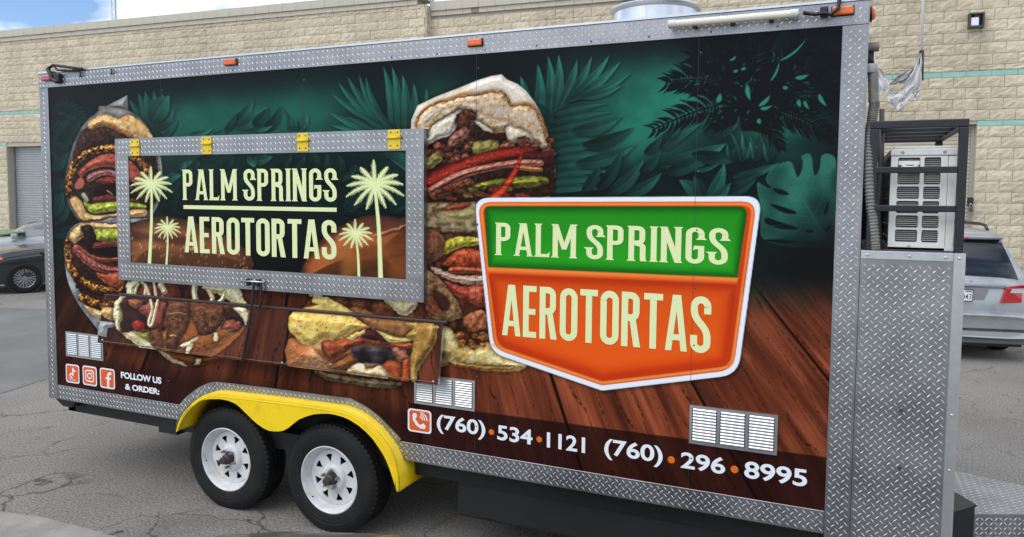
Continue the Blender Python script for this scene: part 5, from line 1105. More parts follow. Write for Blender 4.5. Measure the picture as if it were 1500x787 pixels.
# ---------------------------------------------------------------- lettering on the print
CREAM = mat('cream_vinyl', (.74, .80, .42), .35, 0, .02, 6); WHITE = mat('white_vinyl', (.80, .835, .88), .35, 0, .02, 6); ORANGE = mat('orange_vinyl', (.72, .105, .012), .35, 0, .03, 6)
def stroke_piece(P, t):
    P = np.array(P, float); d = np.gradient(P, axis=0); n_ = np.stack([-d[:, 1], d[:, 0]], 1); n_ /= np.hypot(*n_.T)[:, None]+1e-9
    return ('q', P+n_*t/2, P-n_*t/2)
def glyph(ch, serif):
    t = .118 if serif else .124; w = .37; s = .034; P = []
    R_ = lambda a, b, c, d: P.append(('p', [(a, b), (c, b), (c, d), (a, d)]))
    po = lambda *q: P.append(('p', list(q)))
    def foot(x, tt=t, top=False, l=s, r=s):
        if not serif: return
        if top: po((x-l, 1), (x+tt+r, 1), (x+tt, .945), (x, .945))
        else: po((x-l, 0), (x, .055), (x+tt, .055), (x+tt+r, 0))
    h = t/2
    def bowl(zb, zt, r, x1): return [(t*.5, zt-h)]+[(x, z) for x, z in arc(x1-h-r, zt-h-r, r, 90, 0, 8)]+[(x, z) for x, z in arc(x1-h-r, zb+h+r, r, 0, -90, 8)]+[(t*.5, zb+h)]
    if ch in 'PR':
        R_(0, 0, t, 1); foot(0); foot(0, top=True, r=0); P.append(stroke_piece(bowl(.44 if ch == 'P' else .47, 1, .10, .34), t))
        if ch == 'R':
            if serif: P.append(stroke_piece([(.14, .5), (.20, .49)]+arc(.20, .39, .095, 90, 0, 6)[1:]+[(.295, .12), (.305, 0)], t)); po((.26, 0), (.30, .055), (.35, .05), (.39, 0))
            else: po((.15, .52), (.27, .52), (.365, 0), (.235, 0))
        if ch == 'P': w = .36
    elif ch == 'A':
        d = .115 if not serif else .1; w = .40; m_ = w/2
        po((0, 0), (d, 0), (m_+.035, 1), (m_-.075, 1)); po((w-d, 0), (w, 0), (m_+.075, 1), (m_-.035, 1)); R_(.075, .19, w-.075, .19+t*.85)
        if serif: po((-.04, 0), (.01, .05), (d, .05), (d+.03, 0)); po((w-d-.03, 0), (w-d, .05), (w-.01, .05), (w+.04, 0)); po((m_-.12, 1), (m_+.05, 1), (m_+.05, .96), (m_-.08, .955))
    elif ch == 'L':
        w = .30; R_(0, 0, t, 1); R_(t*.5, 0, .27, t*.8); foot(0, r=0); foot(0, top=True)
        if serif: po((.235, 0), (.31, 0), (.325, .17), (.26, .075))
    elif ch == 'M':
        w = .52; R_(0, 0, t, 1); R_(w-t, 0, w, 1); po((0, 1), (t*1.05, 1), (w/2+.05, .25), (w/2-.05, .25)); po((w, 1), (w-t*1.05, 1), (w/2-.05, .25), (w/2+.05, .25)); foot(0); foot(w-t); foot(0, top=True, r=0); foot(w-t, top=True, l=0)
    elif ch == 'N':
        w = .40; R_(0, 0, t, 1); R_(w-t, 0, w, 1); po((0, 1), (t*1.05, 1), (w, 0), (w-t*1.05, 0)); foot(0); foot(0, top=True, r=0); foot(w-t, top=True); foot(w-t, l=0)
    elif ch == 'I': w = t; R_(0, 0, t, 1); foot(0); foot(0, top=True)
    elif ch == 'E': w = .30; R_(0, 0, t, 1); R_(t*.5, 1-t*.92, .285, 1); R_(t*.5, .445, .265, .445+t*.92); R_(t*.5, 0, .285, t*.92)
    elif ch == 'T': w = .35; R_(w/2-h, 0, w/2+h, 1); R_(0, 1-t*.95, w, 1)
    elif ch == 'O':
        w = .36; r = w/2-h-.001; c = arc(w/2, 1-h-r, r, 180, 0, 12)+arc(w/2, h+r, r, 0, -180, 12); c.append(c[0]); P.append(stroke_piece(c, t))
    elif ch == 'G':
        w = .36; r = w/2-h-.001; P.append(stroke_piece([(w-h, .70), (w-h, 1-h-r)]+arc(w/2, 1-h-r, r, 0, 180, 10)+arc(w/2, h+r, r, 180, 360, 10)+[(w-h, .42)], t)); R_(w/2-.01, .40, w, .40+t*.8)
        if serif: po((w-t-.05, .66), (w+.05, .66), (w, .72), (w-t, .72)); po((w/2-.035, .36), (w/2+.01, .40), (w/2+.01, .5), (w/2-.02, .5))
    elif ch == 'S':
        w = .36; r = w/2-h-.001
        a_ = [np.array(p) for p in ((h, .77), (h, .52), (w-h, .52), (w-h, .25))]
        mid = [tuple((1-q)**3*a_[0]+3*q*(1-q)**2*a_[1]+3*q*q*(1-q)*a_[2]+q**3*a_[3]) for q in np.linspace(.06, .94, 12)]
        P.append(stroke_piece([(w-h, .69), (w-h, 1-h-r)]+arc(w/2, 1-h-r, r, 0, 180, 10)+mid+arc(w/2, h+r, r, 0, -180, 10)+[(h, .31)], t))
        if serif: po((w-t-.045, .655), (w+.055, .655), (w, .72), (w-t, .72)); po((-.055, .345), (t+.045, .345), (t, .28), (0, .28))
    return P, w
def word(name, text, serif, x0, x1, z0, z1, y, m, parent, gap=.055, space=.14):
    adv = []; x = 0
    for ch in text:
        if ch == ' ': x += space; continue
        P, w = glyph(ch, serif); adv.append((x, P)); x += w+gap+(.03 if serif else 0)
    tot = x-gap-(.03 if serif else 0); sx = (x1-x0)/tot; sz = z1-z0; b = MB()
    for xo, P in adv:
        for k, pc in enumerate(P):
            yy = y-.0003*k
            if pc[0] == 'p': b.add([(x0+(xo+px_)*sx, yy, z0+pz*sz) for px_, pz in pc[1]], [tuple(range(len(pc[1])))])
            else:
                n_ = len(pc[1]); b.add([(x0+(xo+p_[0])*sx, yy, z0+p_[1]*sz) for p_ in list(pc[1])+list(pc[2])], [(i, i+1, n_+i+1, n_+i) for i in range(n_-1)])
    me = b.mesh(name, m)
    return link(name, me, parent)
word('lettering', 'PALM SPRINGS', True, 3.727, 4.982, 1.822, 2.003, -.0015, CREAM, side)
word('lettering', 'AEROTORTAS', False, 3.768, 4.910, 1.374, 1.660, -.0015, CREAM, side, gap=.05)
PZ0, PZ1 = .772, .858
for txt, a, b_ in (('(760)', 640, 711), ('534', 728.5, 780), ('1121', 801, 857), ('(760)', 885, 970.5), ('296', 997, 1062), ('8995', 1090, 1182)):
    xa, xb = at(a, 640+(a-640)*.135, 1, 0)[0], at(b_, 640+(b_-640)*.135, 1, 0)[0]; pr = '(' in txt
    lettering('lettering', txt, xa, xb, PZ0-(.016 if pr else 0), PZ1+(.012 if pr else 0), -.0015, WHITE, side, offset=.022)
for u_, v_, r in ((720, 633, .0165), (790, 643.7, .0165), (983.4, 673.6, .0185), (1076, 687.7, .0185)):
    c = at(u_, v_, 1, 0); flat('number_dot', [arc(c[0], c[2], r, 0, 352, 44)], -.0015, mat('amber_vinyl', (.72, .16, .006), .35), side)
for txt, q in (('FOLLOW US', ((665, 578), (887, 608), 543)), ('& ORDER:', ((688, 640), (876, 668), 607))):
    f3 = lambda x, y: (x/3.7475, 400+y/3.7475)
    a_ = at(*f3(*q[0]), 1, 0); c_ = at(*f3(*q[1]), 1, 0); t_ = at(*f3(q[0][0], q[2]), 1, 0)
    lettering('lettering', txt, a_[0], c_[0], (a_[2]+c_[2])/2, t_[2]+(c_[2]-a_[2])/2, -.0015, WHITE, side, offset=.04)
def icon(name, u0, v0, u1, v1, pieces, label):
    a_ = at(u0, v0, 1, 0); c_ = at(u1, v1, 1, 0); cx, cz = (a_[0]+c_[0])/2, (a_[2]+c_[2])/2; wx, wz = (c_[0]-a_[0])/2, (a_[2]-c_[2])/2
    f = lambda P: [(cx+x*wx, cz+z*wz) for x, z in P]
    r = empty(name, (0, 0, 0)); r.parent = side; r['label'] = label
    flat('icon_border', [f(rrect(-1, 1, -1, 1, .28))], -.0012, WHITE, side); o = bpy.data.objects[-1] if False else None
    flat('icon_field', [f(rrect(-.86, .86, -.86, .86, .2))], -.0020, ORANGE, side)
    for k, pc in enumerate(pieces):
        col = WHITE
        if pc[0] == 'p': flat('icon_mark', [f(pc[1])], -.0026-.0003*k, col, side)
        else:
            st = stroke_piece(pc[1], pc[2]); A1, B1 = f(st[1]), f(st[2]); n_ = len(A1)
            link('icon_mark', MB().add([(x, -.0026-.0003*k, z) for x, z in A1+B1], [(i, i+1, n_+i+1, n_+i) for i in range(n_-1)]).mesh('icon_mark', col), side)
    bpy.data.objects.remove(r)
icon('note_icon', 96.3, 532.5, 116.8, 562.8, [('s', [(.08, .62), (.08, -.22)], .2), ('s', arc(-.13, -.2, .21, 0, 300, 20), .17), ('s', arc(.42, .66, .34, 180, 270, 8)+[(.5, .32)], .17)], 'orange icon with a white music note')
icon('camera_icon', 121, 535, 142.5, 566.6, [('s', rrect(-.55, .55, -.55, .55, .22)+[(-.55, -.33)], .13), ('s', arc(0, 0, .27, 0, 360, 28), .13), ('p', arc(.32, .34, .075, 0, 340, 12))], 'orange icon with a white camera outline')
icon('letter_icon', 146.3, 538.2, 168.8, 571, [('s', [(.12, -.86), (.12, .2)]+arc(.4, .25, .28, 180, 90, 8)+[(.56, .53)], .27), ('s', [(-.2, .02), (.5, .02)], .22)], 'orange icon with a white letter f')
V_ = at(97, 553, 1, 0)
lettering('lettering', 'TikTok', at(101, 555, 1, 0)[0], at(112, 557, 1, 0)[0], at(101, 556.8, 1, 0)[2], at(101, 553.6, 1, 0)[2], -.0046, WHITE, side)
icon('phone_icon', 597.5, 597.5, 632, 636.5, [('s', [(-.42, .52), (-.45, .1), (-.2, -.3), (.12, -.5), (.42, -.46)], .26), ('p', [(-.62, .38), (-.5, .66), (-.24, .6), (-.2, .3), (-.4, .18)]), ('p', [(.12, -.28), (.36, -.14), (.56, -.36), (.44, -.64), (.2, -.6)]), ('s', arc(-.0, .12, .28, 80, 0, 8), .1), ('s', arc(-.0, .12, .47, 80, 0, 10), .1), ('s', arc(-.0, .12, .66, 80, 0, 12), .1)], 'orange icon with a white ringing handset')
# panel laps and rivets
SEAM = mat('panel_lap', (.03, .033, .033), .4)
for x in (1.166, 2.387, 3.598, 4.817): MB().box(x-.0007, x+.0007, -.0011, 0.0005, (Z0 if x > 3.3 or x < 1.2 else .95), Z1).build('panel_lap', SEAM, side)
RV = mat('rivet_dark', (.10, .11, .115), .3, .6); b = MB()
for x in (1.166, 2.387, 3.598, 4.817):
    for k in range(8):
        z = 2.86-k*.29
        if z < Z0+.03 or (HX0-.02 < x < HX1+.02 and HZ0-.02 < z < HZ1+.02): continue
        b.lathe([(.0, -.0035), (.0035, -.003), (.0055, -.0008), (.006, 0)], (x+.012, 0, z), 'y', 8)
for x in np.arange(.3, 5.4, .305):
    if not 1.1 < x < 3.2: b.lathe([(.0, -.0035), (.0035, -.003), (.0055, -.0008), (.006, 0)], (x, -.005, OZ0+.03), 'y', 8)
    b.lathe([(.0, -.0035), (.0035, -.003), (.0055, -.0008), (.006, 0)], (x, -.006, Z1+.02), 'y', 8)
b.build('rivets', RV, side)['kind'] = 'stuff'
# ---------------------------------------------------------------- serving hatch
HY = -.045
hat = empty('serving_hatch', (0, 0, 0)); hat.parent = TR; hat['label'] = 'closed serving hatch framed in tread plate'
for nm, q in (('hatch_frame', (HX0, HX1, IZ1, HZ1)), ('hatch_frame', (HX0, HX1, HZ0, IZ0)), ('hatch_frame', (HX0, IX0, IZ0+.0005, IZ1-.0005)), ('hatch_frame', (IX1, HX1, IZ0+.0005, IZ1-.0005))):
    o = MB().box(q[0], q[1], HY, .0, q[2], q[3]).build(nm, PLATE, hat)
    m_ = .012; b = lugs(lambda x, z: (x > q[0]+m_) & (x < q[1]-m_) & (z > q[2]+m_) & (z < q[3]-m_), q[:2], q[2:], HY-.0002, hat)
hx = steps(IX0-.01, IX1+.01, .0052, .004); hz = np.linspace(IZ0-.01, IZ1+.01, 230)
G = np.stack(np.broadcast_arrays(hx[None, :], HY+.006, hz[:, None]), -1); printed('hatch_print', None, None, G, hatch_print, hat)
word('lettering', 'PALM SPRINGS', True, 1.400, 2.672, 2.108, 2.312, HY+.0045, CREAM, hat)
word('lettering', 'AEROTORTAS', False, 1.404, 2.668, 1.752, 1.996, HY+.0045, CREAM, hat, gap=.05)
flat('rule_line', [[(1.401, 2.047), (2.670, 2.047), (2.670, 2.072), (1.401, 2.072)]], HY+.0045, CREAM, hat)
YH = mat('yellow_hinge', (.80, .56, .02), .38, 0, .1, 30, dirt=(.4, .28, .05), dscale=25, damt=-.1)
for u_ in (198.5, 303.5, 444, 578):
    tv = 203.5-(u_-168.5)*.0321; c = at(u_, tv+13, 1, HY)
    MB().box(c[0]-.042, c[0]+.042, HY-.006, HY-.0003, c[2]-.062, c[2]+.052).build('hinge', YH, hat, bevel=.002)
    MB().tube([(c[0]-.046, HY-.009, c[2]+.006), (c[0]+.046, HY-.009, c[2]+.006)], .009, 10).build('hinge_knuckle', YH, hat, smooth=True)
    b = MB()
    for dx in (-.024, .024):
        for dz in (-.04, .036): b.lathe([(0, -.0025), (.005, -.002), (.006, 0)], (c[0]+dx, HY-.006, c[2]+dz), 'y', 8)
    b.build('hinge_screws', mat('screw_dark', (.2, .15, .03), .4, .5), hat)
# latch bar, bracket and strap
c = at(369, 412.5, 1, HY-.02); MB().tube([(c[0]-.10, HY-.02, c[2]), (c[0]+.10, HY-.02, c[2])], .006, 8).build('latch_bar', ALU, hat, smooth=True)
for dx in (-.05, .03): MB().box(c[0]+dx, c[0]+dx+.02, HY-.022, HY-.001, c[2]-.03, c[2]+.015).build('latch_bracket', BLK, hat)
s1 = at(371, 418, 1, HY-.02); s2 = at(354, 530, 1, -.11)
MB().tube([(c[0]+.02, HY-.02, c[2]), (c[0]+.012, HY-.028, c[2]-.10), (c[0]-.01, -.085, c[2]-.28), (float(s2[0]), -.105, float(s2[2]))], .0085, 6).build('strap', BLK, hat)
MB().tube([(c[0]+.075, HY-.02, c[2]), (c[0]+.078, HY-.02, c[2]-.12), (c[0]+.06, HY-.022, c[2]-.17), (c[0]+.075, HY-.02, c[2]-.2)], .008, 6).build('strap', BLK, hat)
# folding shelf, hanging a little away from the side
sh = empty('folding_shelf', (0, 0, 0)); sh.parent = TR; sh['label'] = 'folded-down serving shelf with torta print'
TLs, TRs, BLs, BRs = at(151, 433, 1, -.022), at(650, 473, 1, -.022), at(144, 501, 1, -.085), at(640, 565, 1, -.085)
sxL, sxR = (TLs[0]+BLs[0])/2, (TRs[0]+BRs[0])/2; szT, szB = (TLs[2]+TRs[2])/2, (BLs[2]+BRs[2])/2
gx = steps(sxL, sxR, .0058, .0042); gr = np.linspace(0, 1, 100)
G = np.stack(np.broadcast_arrays(gx[None, :], (-.022-.063*gr)[:, None], (szT+(szB-szT)*gr)[:, None]), -1)[::-1].copy()
printed('shelf_print', None, None, G, shelf_print, sh)
ce = MB(); e = .02
ce.add([(sxL, -.021, szT), (sxR, -.021, szT), (sxR, -.083, szB), (sxL, -.083, szB), (sxL, -.001, szT), (sxR, -.001, szT), (sxR, -.062, szB), (sxL, -.062, szB)], [(0, 3, 2, 1), (4, 5, 6, 7), (0, 1, 5, 4), (1, 2, 6, 5), (2, 3, 7, 6), (3, 0, 4, 7)])
ce.build('shelf_board', ALU, sh)
MB().box(sxL+.16, sxR+.03, -.030, -.001, szT+.004, szT+.020).build('shelf_hinge', mat('hinge_dark_wrap', (.05, .03, .026), .35), sh, bevel=.004)
MB().tube([(sxL+.02, -.087, szB+.014), (sxR-.02, -.087, szB+.014)], .0022, 6).build('shelf_lip', mat('lip_brown', (.16, .08, .05), .4), sh)
b = MB()
for x, r in ((sxR-.03, .95), (sxR-.03, .06), (sxL+.05, .94), (sxL+.9, .95), (sxL+1.7, .95)): b.lathe([(0, -.005), (.006, -.004), (.008, 0)], (x, -.023-.063*r, szT+(szB-szT)*r), 'y', 10)
b.build('shelf_bolts', ALU, sh)
# ---------------------------------------------------------------- lamps and fittings along the roof edge
AMB = mat('amber_lens', (.75, .13, .01), .25, 0, .15, 40, spec=.6, coat=.4); RED = mat('red_lens', (.45, .015, .02), .2, spec=.6, coat=.5)
for u_, v_, w_ in ((336.5, 91, .10), (695, 62.3, .088), (1234.5, 15.5, .09)):
    c = at(u_, v_, 1, -.02); o = MB().box(c[0]-w_/2, c[0]+w_/2, -.030, -.0085, c[2]-.0195, c[2]+.0195).build('marker_lamp', AMB, TR, bevel=.008, seg=3)
    MB().box(c[0]-w_/2-.004, c[0]+w_/2+.004, -.0085, -.0062, c[2]-.0225, c[2]+.0225).build('lamp_base', BLK, o)
c = at(68, 115, 1, -.02); MB().box(c[0]-.05, c[0]+.045, -.03, -.0085, c[2]-.018, c[2]+.018).build('marker_lamp', RED, TR, bevel=.008, seg=3)
MB().lathe([(0, .028), (.022, .024), (.03, .012), (.032, 0)], (OX1+.001, .10, 3.0), 'x', 16).build('marker_lamp', AMB, TR, smooth=True)
MB().lathe([(.036, .012), (.036, 0)], (OX1, .10, 3.0), 'x', 16).build('lamp_base', BLK, TR)
a_, c_ = at(981, 36, 1, -.05), at(1170, 19.5, 1, -.05); tz = (a_[2]+c_[2])/2
MB().tube([(a_[0], -.05, tz), (c_[0], -.05, tz)], .018, 14).build('tube_light', mat('tube_diffuser', (.72, .70, .60), .4, 0, .05, 5), TR, smooth=math.radians(40))
for x in (a_[0], c_[0]-.03): MB().tube([(x-.005, -.05, tz), (x+.03, -.05, tz)], .0205, 14).build('tube_cap', mat('tube_cap', (.62, .62, .60), .4), TR, smooth=math.radians(40))
for x in (a_[0]+.12, (a_[0]+c_[0])/2, c_[0]-.12): MB().box(x-.01, x+.01, -.045, -.006, tz-.024, tz-.012).build('tube_clip', BLK, TR)
MB().tube([(c_[0]+.02, -.05, tz), (c_[0]+.07, -.055, tz-.012), (c_[0]+.11, -.06, tz-.01), (c_[0]+.135, -.06, tz-.02), (c_[0]+.165, -.05, tz+.005), (c_[0]+.17, -.04, tz+.06), (c_[0]+.175, -.02, tz+.16)], .009, 8).build('power_cord', BLK, TR, smooth=True)
MB().box(c_[0]+.09, c_[0]+.125, -.06, -.007, tz-.02, tz+.02).build('cord_clamp', BLK, TR, bevel=.006)
# folding bracket over the rear corner
z = OZ1; f1 = lambda u_, v_, y=-.03: tuple(at(u_, v_, 1, y))
MB().tube([f1(70, 101), f1(78, 95.5), f1(100, 98.5), f1(120, 101)], .011, 6).build('roof_bracket', BLK, TR)
MB().tube([f1(120, 101), f1(104, 103.5), f1(84, 103), f1(79, 97)], .008, 6).build('roof_bracket', BLK, TR)
MB().tube([f1(70, 101), f1(74, 109), f1(77, 117), f1(85, 120)], .016, 6).build('roof_bracket', BLK, TR)
MB().box(*[k for p, q in ((f1(79, 112)[0], f1(87, 112)[0]), (-.04, -.0065), (f1(80, 122)[2], f1(80, 108)[2])) for k in (p, q)]).build('bracket_hinge', BLK, TR, bevel=.01)
for u_, v_ in ((117, 109), (163, 105)):
    MB().tube([f1(u_, v_-3.5, -.015), f1(u_+.8, v_, -.022), f1(u_+.2, v_+4, -.012)], .0055, 6).build('hook', BLK, TR)
# roof: exhaust stack and hatches
ST = mat('galvanised_stack', (.70, .71, .72), .30, .85, .07, 5)
cx, cy = 4.313, 1.2
MB().lathe([(.272, 3.04), (.272, 3.355), (.288, 3.365), (.296, 3.375), (.296, 3.385), (.282, 3.392), (.262, 3.388), (.25, 3.36)], (cx, cy, 0), 'z', 48).build('exhaust_stack', ST, TR, smooth=math.radians(40))
MB().lathe([(.215, 3.2), (.215, 3.46), (.20, 3.47), (.0, 3.47)], (cx, cy, 0), 'z', 40).build('stack_liner', mat('stack_liner', (.06, .06, .065), .5, .4), TR, smooth=math.radians(40))
MB().box(cx-.006, cx+.006, cy-.276, cy-.268, 3.05, 3.35).build('stack_seam', ST, TR)
MB().box(4.72, 5.4, .55, 1.0, 3.03, 3.135).build('roof_vent', mat('dark_roof_vent', (.045, .047, .05), .5), TR, bevel=.02)
MB().box(3.62, 3.80, .3, .5, 3.03, 3.085).build('roof_vent', MATS['dark_roof_vent'], TR, bevel=.01)
MB().tube([f1(1192, 6, .1), f1(1212, 3, .1), f1(1236, 1, .1)], .008, 6).build('yellow_strap', mat('strap_yellow', (.6, .42, .03), .7), TR)
# underframe
MB().box(-.03, 5.5, .10, .18, .44, .558).box(-.03, .05, .10, 1.9, .44, .555).build('chassis_rail', BLK, TR)
MB().box(-.03, 5.5, 1.85, 1.93, .44, .555).build('chassis_rail', BLK, TR)
MB().box(1.0, 1.18, .06, .5, .42, .557).build('chassis_bracket', BLK, TR)
MB().box(3.42, 5.52, .12, 1.6, .22, .47).build('water_tank', mat('black_tank', (.010, .0105, .012), .6, 0, .2, 3), TR, bevel=.02)
for x in (1.708, 2.570): MB().tube([(x, .2, .345), (x, 1.85, .345)], .04, 10).build('axle', BLK, TR)
for x in (1.708, 2.570): MB().lathe([(.345, -.1), (.352, -.08), (.352, .08), (.345, .1), (.2, .1)], (x, 1.8, .345), 'y', 40).build('tyre', MATS['tyre_rubber'], TR)
MB().box(1.13, 3.21, .30, .418, .45, 1.014).build('wheel_well', mat('wheel_well_black', (.012, .012, .013), .8), TR)
MB().prism([(-.06, .548), (.16, .548), (.12, .50), (.02, .50)], .02, .1).build('rear_step', BLK, TR)
# ---------------------------------------------------------------- nose: tread-plate cabinet, cage and tongue
CX1 = 5.981; CZ = 1.916
cab = MB().box(OX1+.002, CX1, -.003, 1.5, .30, CZ-.006).build('nose_cabinet', PLATE, TR)
lugs(lambda x, z: (x > OX1+.014) & (x < CX1-.05) & (z > .31) & (z < CZ-.05), (OX1, CX1), (.3, CZ), -.0033, cab)
MB().box(OX1+.002, CX1-.042, -.0075, -.0035, CZ-.036, CZ).box(OX1+.002, CX1, -.0035, .03, CZ-.005, CZ+.001).build('cabinet_trim', ALU, TR, bevel=.001, seg=1)
MB().box(CX1-.041, CX1+.004, -.0078, -.0035, .30, CZ+.0015).box(CX1+.0005, CX1+.004, -.0035, .05, .30, CZ).build('cabinet_trim', ALU, TR, bevel=.001, seg=1)
MB().box(OX1+.01, CX1-.01, .04, 1.45, CZ+.002, CZ+.006).build('cabinet_deck', mat('deck_dark', (.06, .058, .055), .7, .2), TR)
b = MB()
for x, z in ((OX1+.03, CZ-.018), (OX1+.2, CZ-.018), (OX1+.34, CZ-.018), (CX1-.02, CZ-.02), (CX1-.02, 1.2), (CX1-.02, .95)): b.lathe([(0, -.0055), (.0055, -.0045), (.007, 0)], (x, -.0077, z), 'y', 10)
for k in range(9): b.lathe([(0, -.004), (.004, -.003), (.005, 0)], (OX1+.012, -.003, 1.75-k*.15), 'y', 8)
b.build('cabinet_rivets', ALU, TR)
for u_, v_ in ((1319.6, 601), (1318, 686)):
    c = at(u_, v_, 1, -.003); MB().lathe([(0, -.006), (.007, -.005), (.0095, 0)], (c[0], -.003, c[2]), 'y', 8).build('rusty_bolt', mat('rust', (.06, .03, .022), .8), TR)
CG = mat('cage_black', (.010, .012, .017), .42, 0, .2, 8); t = .036; xa, xb, ya, yb, zt = 5.590, 5.940, .004, .92, 2.502
for x in (xa, xb):
    for y in (ya, yb): MB().box(x, x+t, y, y+t, CZ+.003, zt-t).build('cage_post', CG, TR, bevel=.004)
MB().box(xa, xb+t, ya, ya+t, zt-t+.001, zt).build('cage_rail', CG, TR, bevel=.004); MB().box(xa, xb+t, yb, yb+t, zt-t+.001, zt).build('cage_rail', CG, TR, bevel=.004)
for x in (xa, xb): MB().box(x, x+t, ya+t+.001, yb-.001, zt-t+.001, zt-.001).build('cage_rail', CG, TR, bevel=.004)
for y in (.24, .46, .68): MB().box(xa+t+.001, xb-.001, y, y+t, zt-t+.002, zt-.002).build('cage_rail', CG, TR, bevel=.004)
for z in (2.282, 2.110): MB().box(xa+t-.012, xb-.001, ya-.002, ya+t-.006, z-.014, z+.014).build('cage_bar', CG, TR, bevel=.003)
# conduit and corrugated hose up the front corner
PV = mat('grey_conduit', (.20, .19, .175), .55, 0, .15, 20, dirt=(.11, .1, .09), dscale=18, damt=.3)
hxp = lambda u_, v_, y: tuple(at(u_, v_, 1, y))
MB().tube([hxp(1264, 69.5, .06), hxp(1288, 68.5, .06)], .021, 14).build('conduit', PV, TR, smooth=math.radians(40))
MB().tube([hxp(1274, 74, .07), hxp(1274, 100, .07)], .018, 12).build('conduit', BLK, TR, smooth=True)
MB().tube([hxp(1278, 100, .05), hxp(1279, 118, .05), hxp(1280, 150, .05)], .022, 14).build('conduit', PV, TR, smooth=math.radians(40))
path = catmull([hxp(1281, 150, .05), hxp(1278, 172, .05), hxp(1274, 205, .03), hxp(1273, 245, .02), hxp(1275, 290, .02), hxp(1279, 330, .02), hxp(1282, 366, .02)], 34, False)
MB().tube([tuple(p) for p in path], [.0235 if k % 4 < 2 else .0205 for k in range(len(path))], 14).build('corrugated_hose', PV, TR, smooth=math.radians(25))
MB().lathe([(.03, -.02), (.034, -.01), (.034, .01), (.03, .02)], (hxp(1274, 101, .05)[0], .05, hxp(1274, 101, .05)[2]), 'z', 16).build('conduit_collar', mat('collar_grey', (.35, .35, .34), .5), TR, smooth=True)
MB().tube([hxp(1286, 190, .12), hxp(1290, 240, .14), hxp(1285, 300, .14), hxp(1290, 362, .14)], .011, 8).build('coolant_line', mat('coolant_wrap', (.12, .115, .11), .8), TR, smooth=True)
MB().tube([hxp(1292, 160, .3), hxp(1291, 250, .3), hxp(1288, 362, .3)], .012, 8).build('coolant_line', MATS['coolant_wrap'], TR, smooth=True)
# tongue: triangular tread-plate deck on a black A-frame
dk = [(6.02, .525), (6.98, .97), (6.98, 1.00), (6.02, 1.30)]
deck = MB().prismz(dk, .34, .55).build('tongue_deck', PLATE, TR)
def dreg(x, z): return inside([(6.03, .545), (6.95, .972), (6.95, .99), (6.03, 1.275)], x, z)
lugs(dreg, (6.0, 7.0), (.5, 1.3), .5502, deck, axis='z')
b = MB(); ex, ez = .9069, .4213
for i in range(42):
    for j in range(8):
        s = i*.0245+.02; z = .352+j*.0245
        if s > 1.03: continue
        x, y = 6.02+s*ex, .525+s*ez; q = 1 if (i+j) % 2 else -1; d = .0155*.707
        b.add([(x-d*ex, y-d*ez, z-q*d), (x+.003*ex, y+.003*ez, z-q*.003), (x+d*ex, y+d*ez, z+q*d), (x-.003*ex, y-.003*ez, z+q*.003), (x+.0022*ez, y-.0022*ex, z)], [(0, 1, 4), (1, 2, 4), (2, 3, 4), (3, 0, 4)])
b.build('tread_lugs', LUG, deck)['kind'] = 'stuff'
for y0, y1 in ((.30, .955), (1.75, 1.0)):
    d = np.array((7.35-5.6, y1-y0)); d /= np.hypot(*d); n_ = np.array((-d[1], d[0]))*.03; a_ = np.array((5.6, y0)); c_ = np.array((7.35, y1))
    MB().prismz([tuple(a_-n_), tuple(c_-n_), tuple(c_+n_), tuple(a_+n_)], .20, .335).build('tongue_beam', BLK, TR)
MB().prismz([(5.985, .36), (6.155, .575), (6.145, .60), (5.985, .42)], .30, .60).prismz([(5.985, .36), (6.165, .585), (6.0, .9), (5.985, .9)], .592, .602).build('tongue_gusset', BLK, TR)
MB().tube([(7.3, .98, .27), (7.55, .98, .30), (7.7, .98, .3)], .05, 10).build('coupler', BLK, TR)
# ---------------------------------------------------------------- air conditioner in the cage
AC = tag(empty('air_conditioner', (5.815, .08, CZ+.006)), 'beige outdoor air conditioner unit inside the black nose cage', 'air conditioner')
acm = mat('ac_enamel', (.74, .735, .70), .42, 0, .04, 6, dirt=(.42, .41, .37), dscale=5, damt=-.1); acd = mat('ac_coil', (.055, .056, .058), .5, .4, .5, 40, stretch=(1, 6, 14))
w, d, h = .262, .80, .470; x0, x1 = -w/2, w/2
o = MB().box(x0+.012, x1-.006, .014, d, .012, h-.03).build('coil', acd, AC)
# end panel with a grid of windows, facing the side of the trailer
cols = ((x0+.028, x0+.118), (x0+.134, x0+.200)); rws = []
z = .035
for k in range(6): rws.append((z, z+.056)); z += .0655
sp = [[(x0, .0), (x1-.035, .0), (x1-.035, h-.045), (x0, h-.045)]]
for a, b_ in cols:
    for c, e in rws: sp.append(rrect(a, b_, c, e, .008, 4))
V, F = curve_mesh(sp, extrude=.004); MB().add([(x, y_ if False else .004-zz, y) for x, y, zz in V for y_ in (0,)], F).build('end_panel', acm, AC)
MB().box(x1-.034, x1-.001, -.001, .03, .0, h-.045).build('corner_panel', acm, AC, bevel=.008, seg=3)
MB().box(x1-.012, x1, .031, d, 0, h-.045).build('front_panel', acm, AC)
MB().box(x0-.004, x1+.004, -.006, d+.004, h-.044, h-.012).box(x0+.01, x1-.01, .004, d-.01, h-.0125, h).build('top_cover', acm, AC, bevel=.007, seg=3)
b = MB()
for c, e in rws:
    for k in range(5): zz = c+.009+k*.0095; b.tube([(x0+.02, .012, zz), (x0+.205, .012, zz)], .0017, 5)
b.build('coil_wires', mat('coil_wire', (.5, .5, .48), .4, .5), AC)
b = MB()
for k in range(13): y = .05+k*.056; b.tube([(x0+.004, y, .02), (x0+.004, y, h-.05)], .0022, 5)
for k in range(7): zz = .05+k*.06; b.tube([(x0+.002, .02, zz), (x0+.002, d-.02, zz)], .0022, 5)
b.build('coil_guard', mat('guard_grey', (.22, .22, .21), .5), AC)
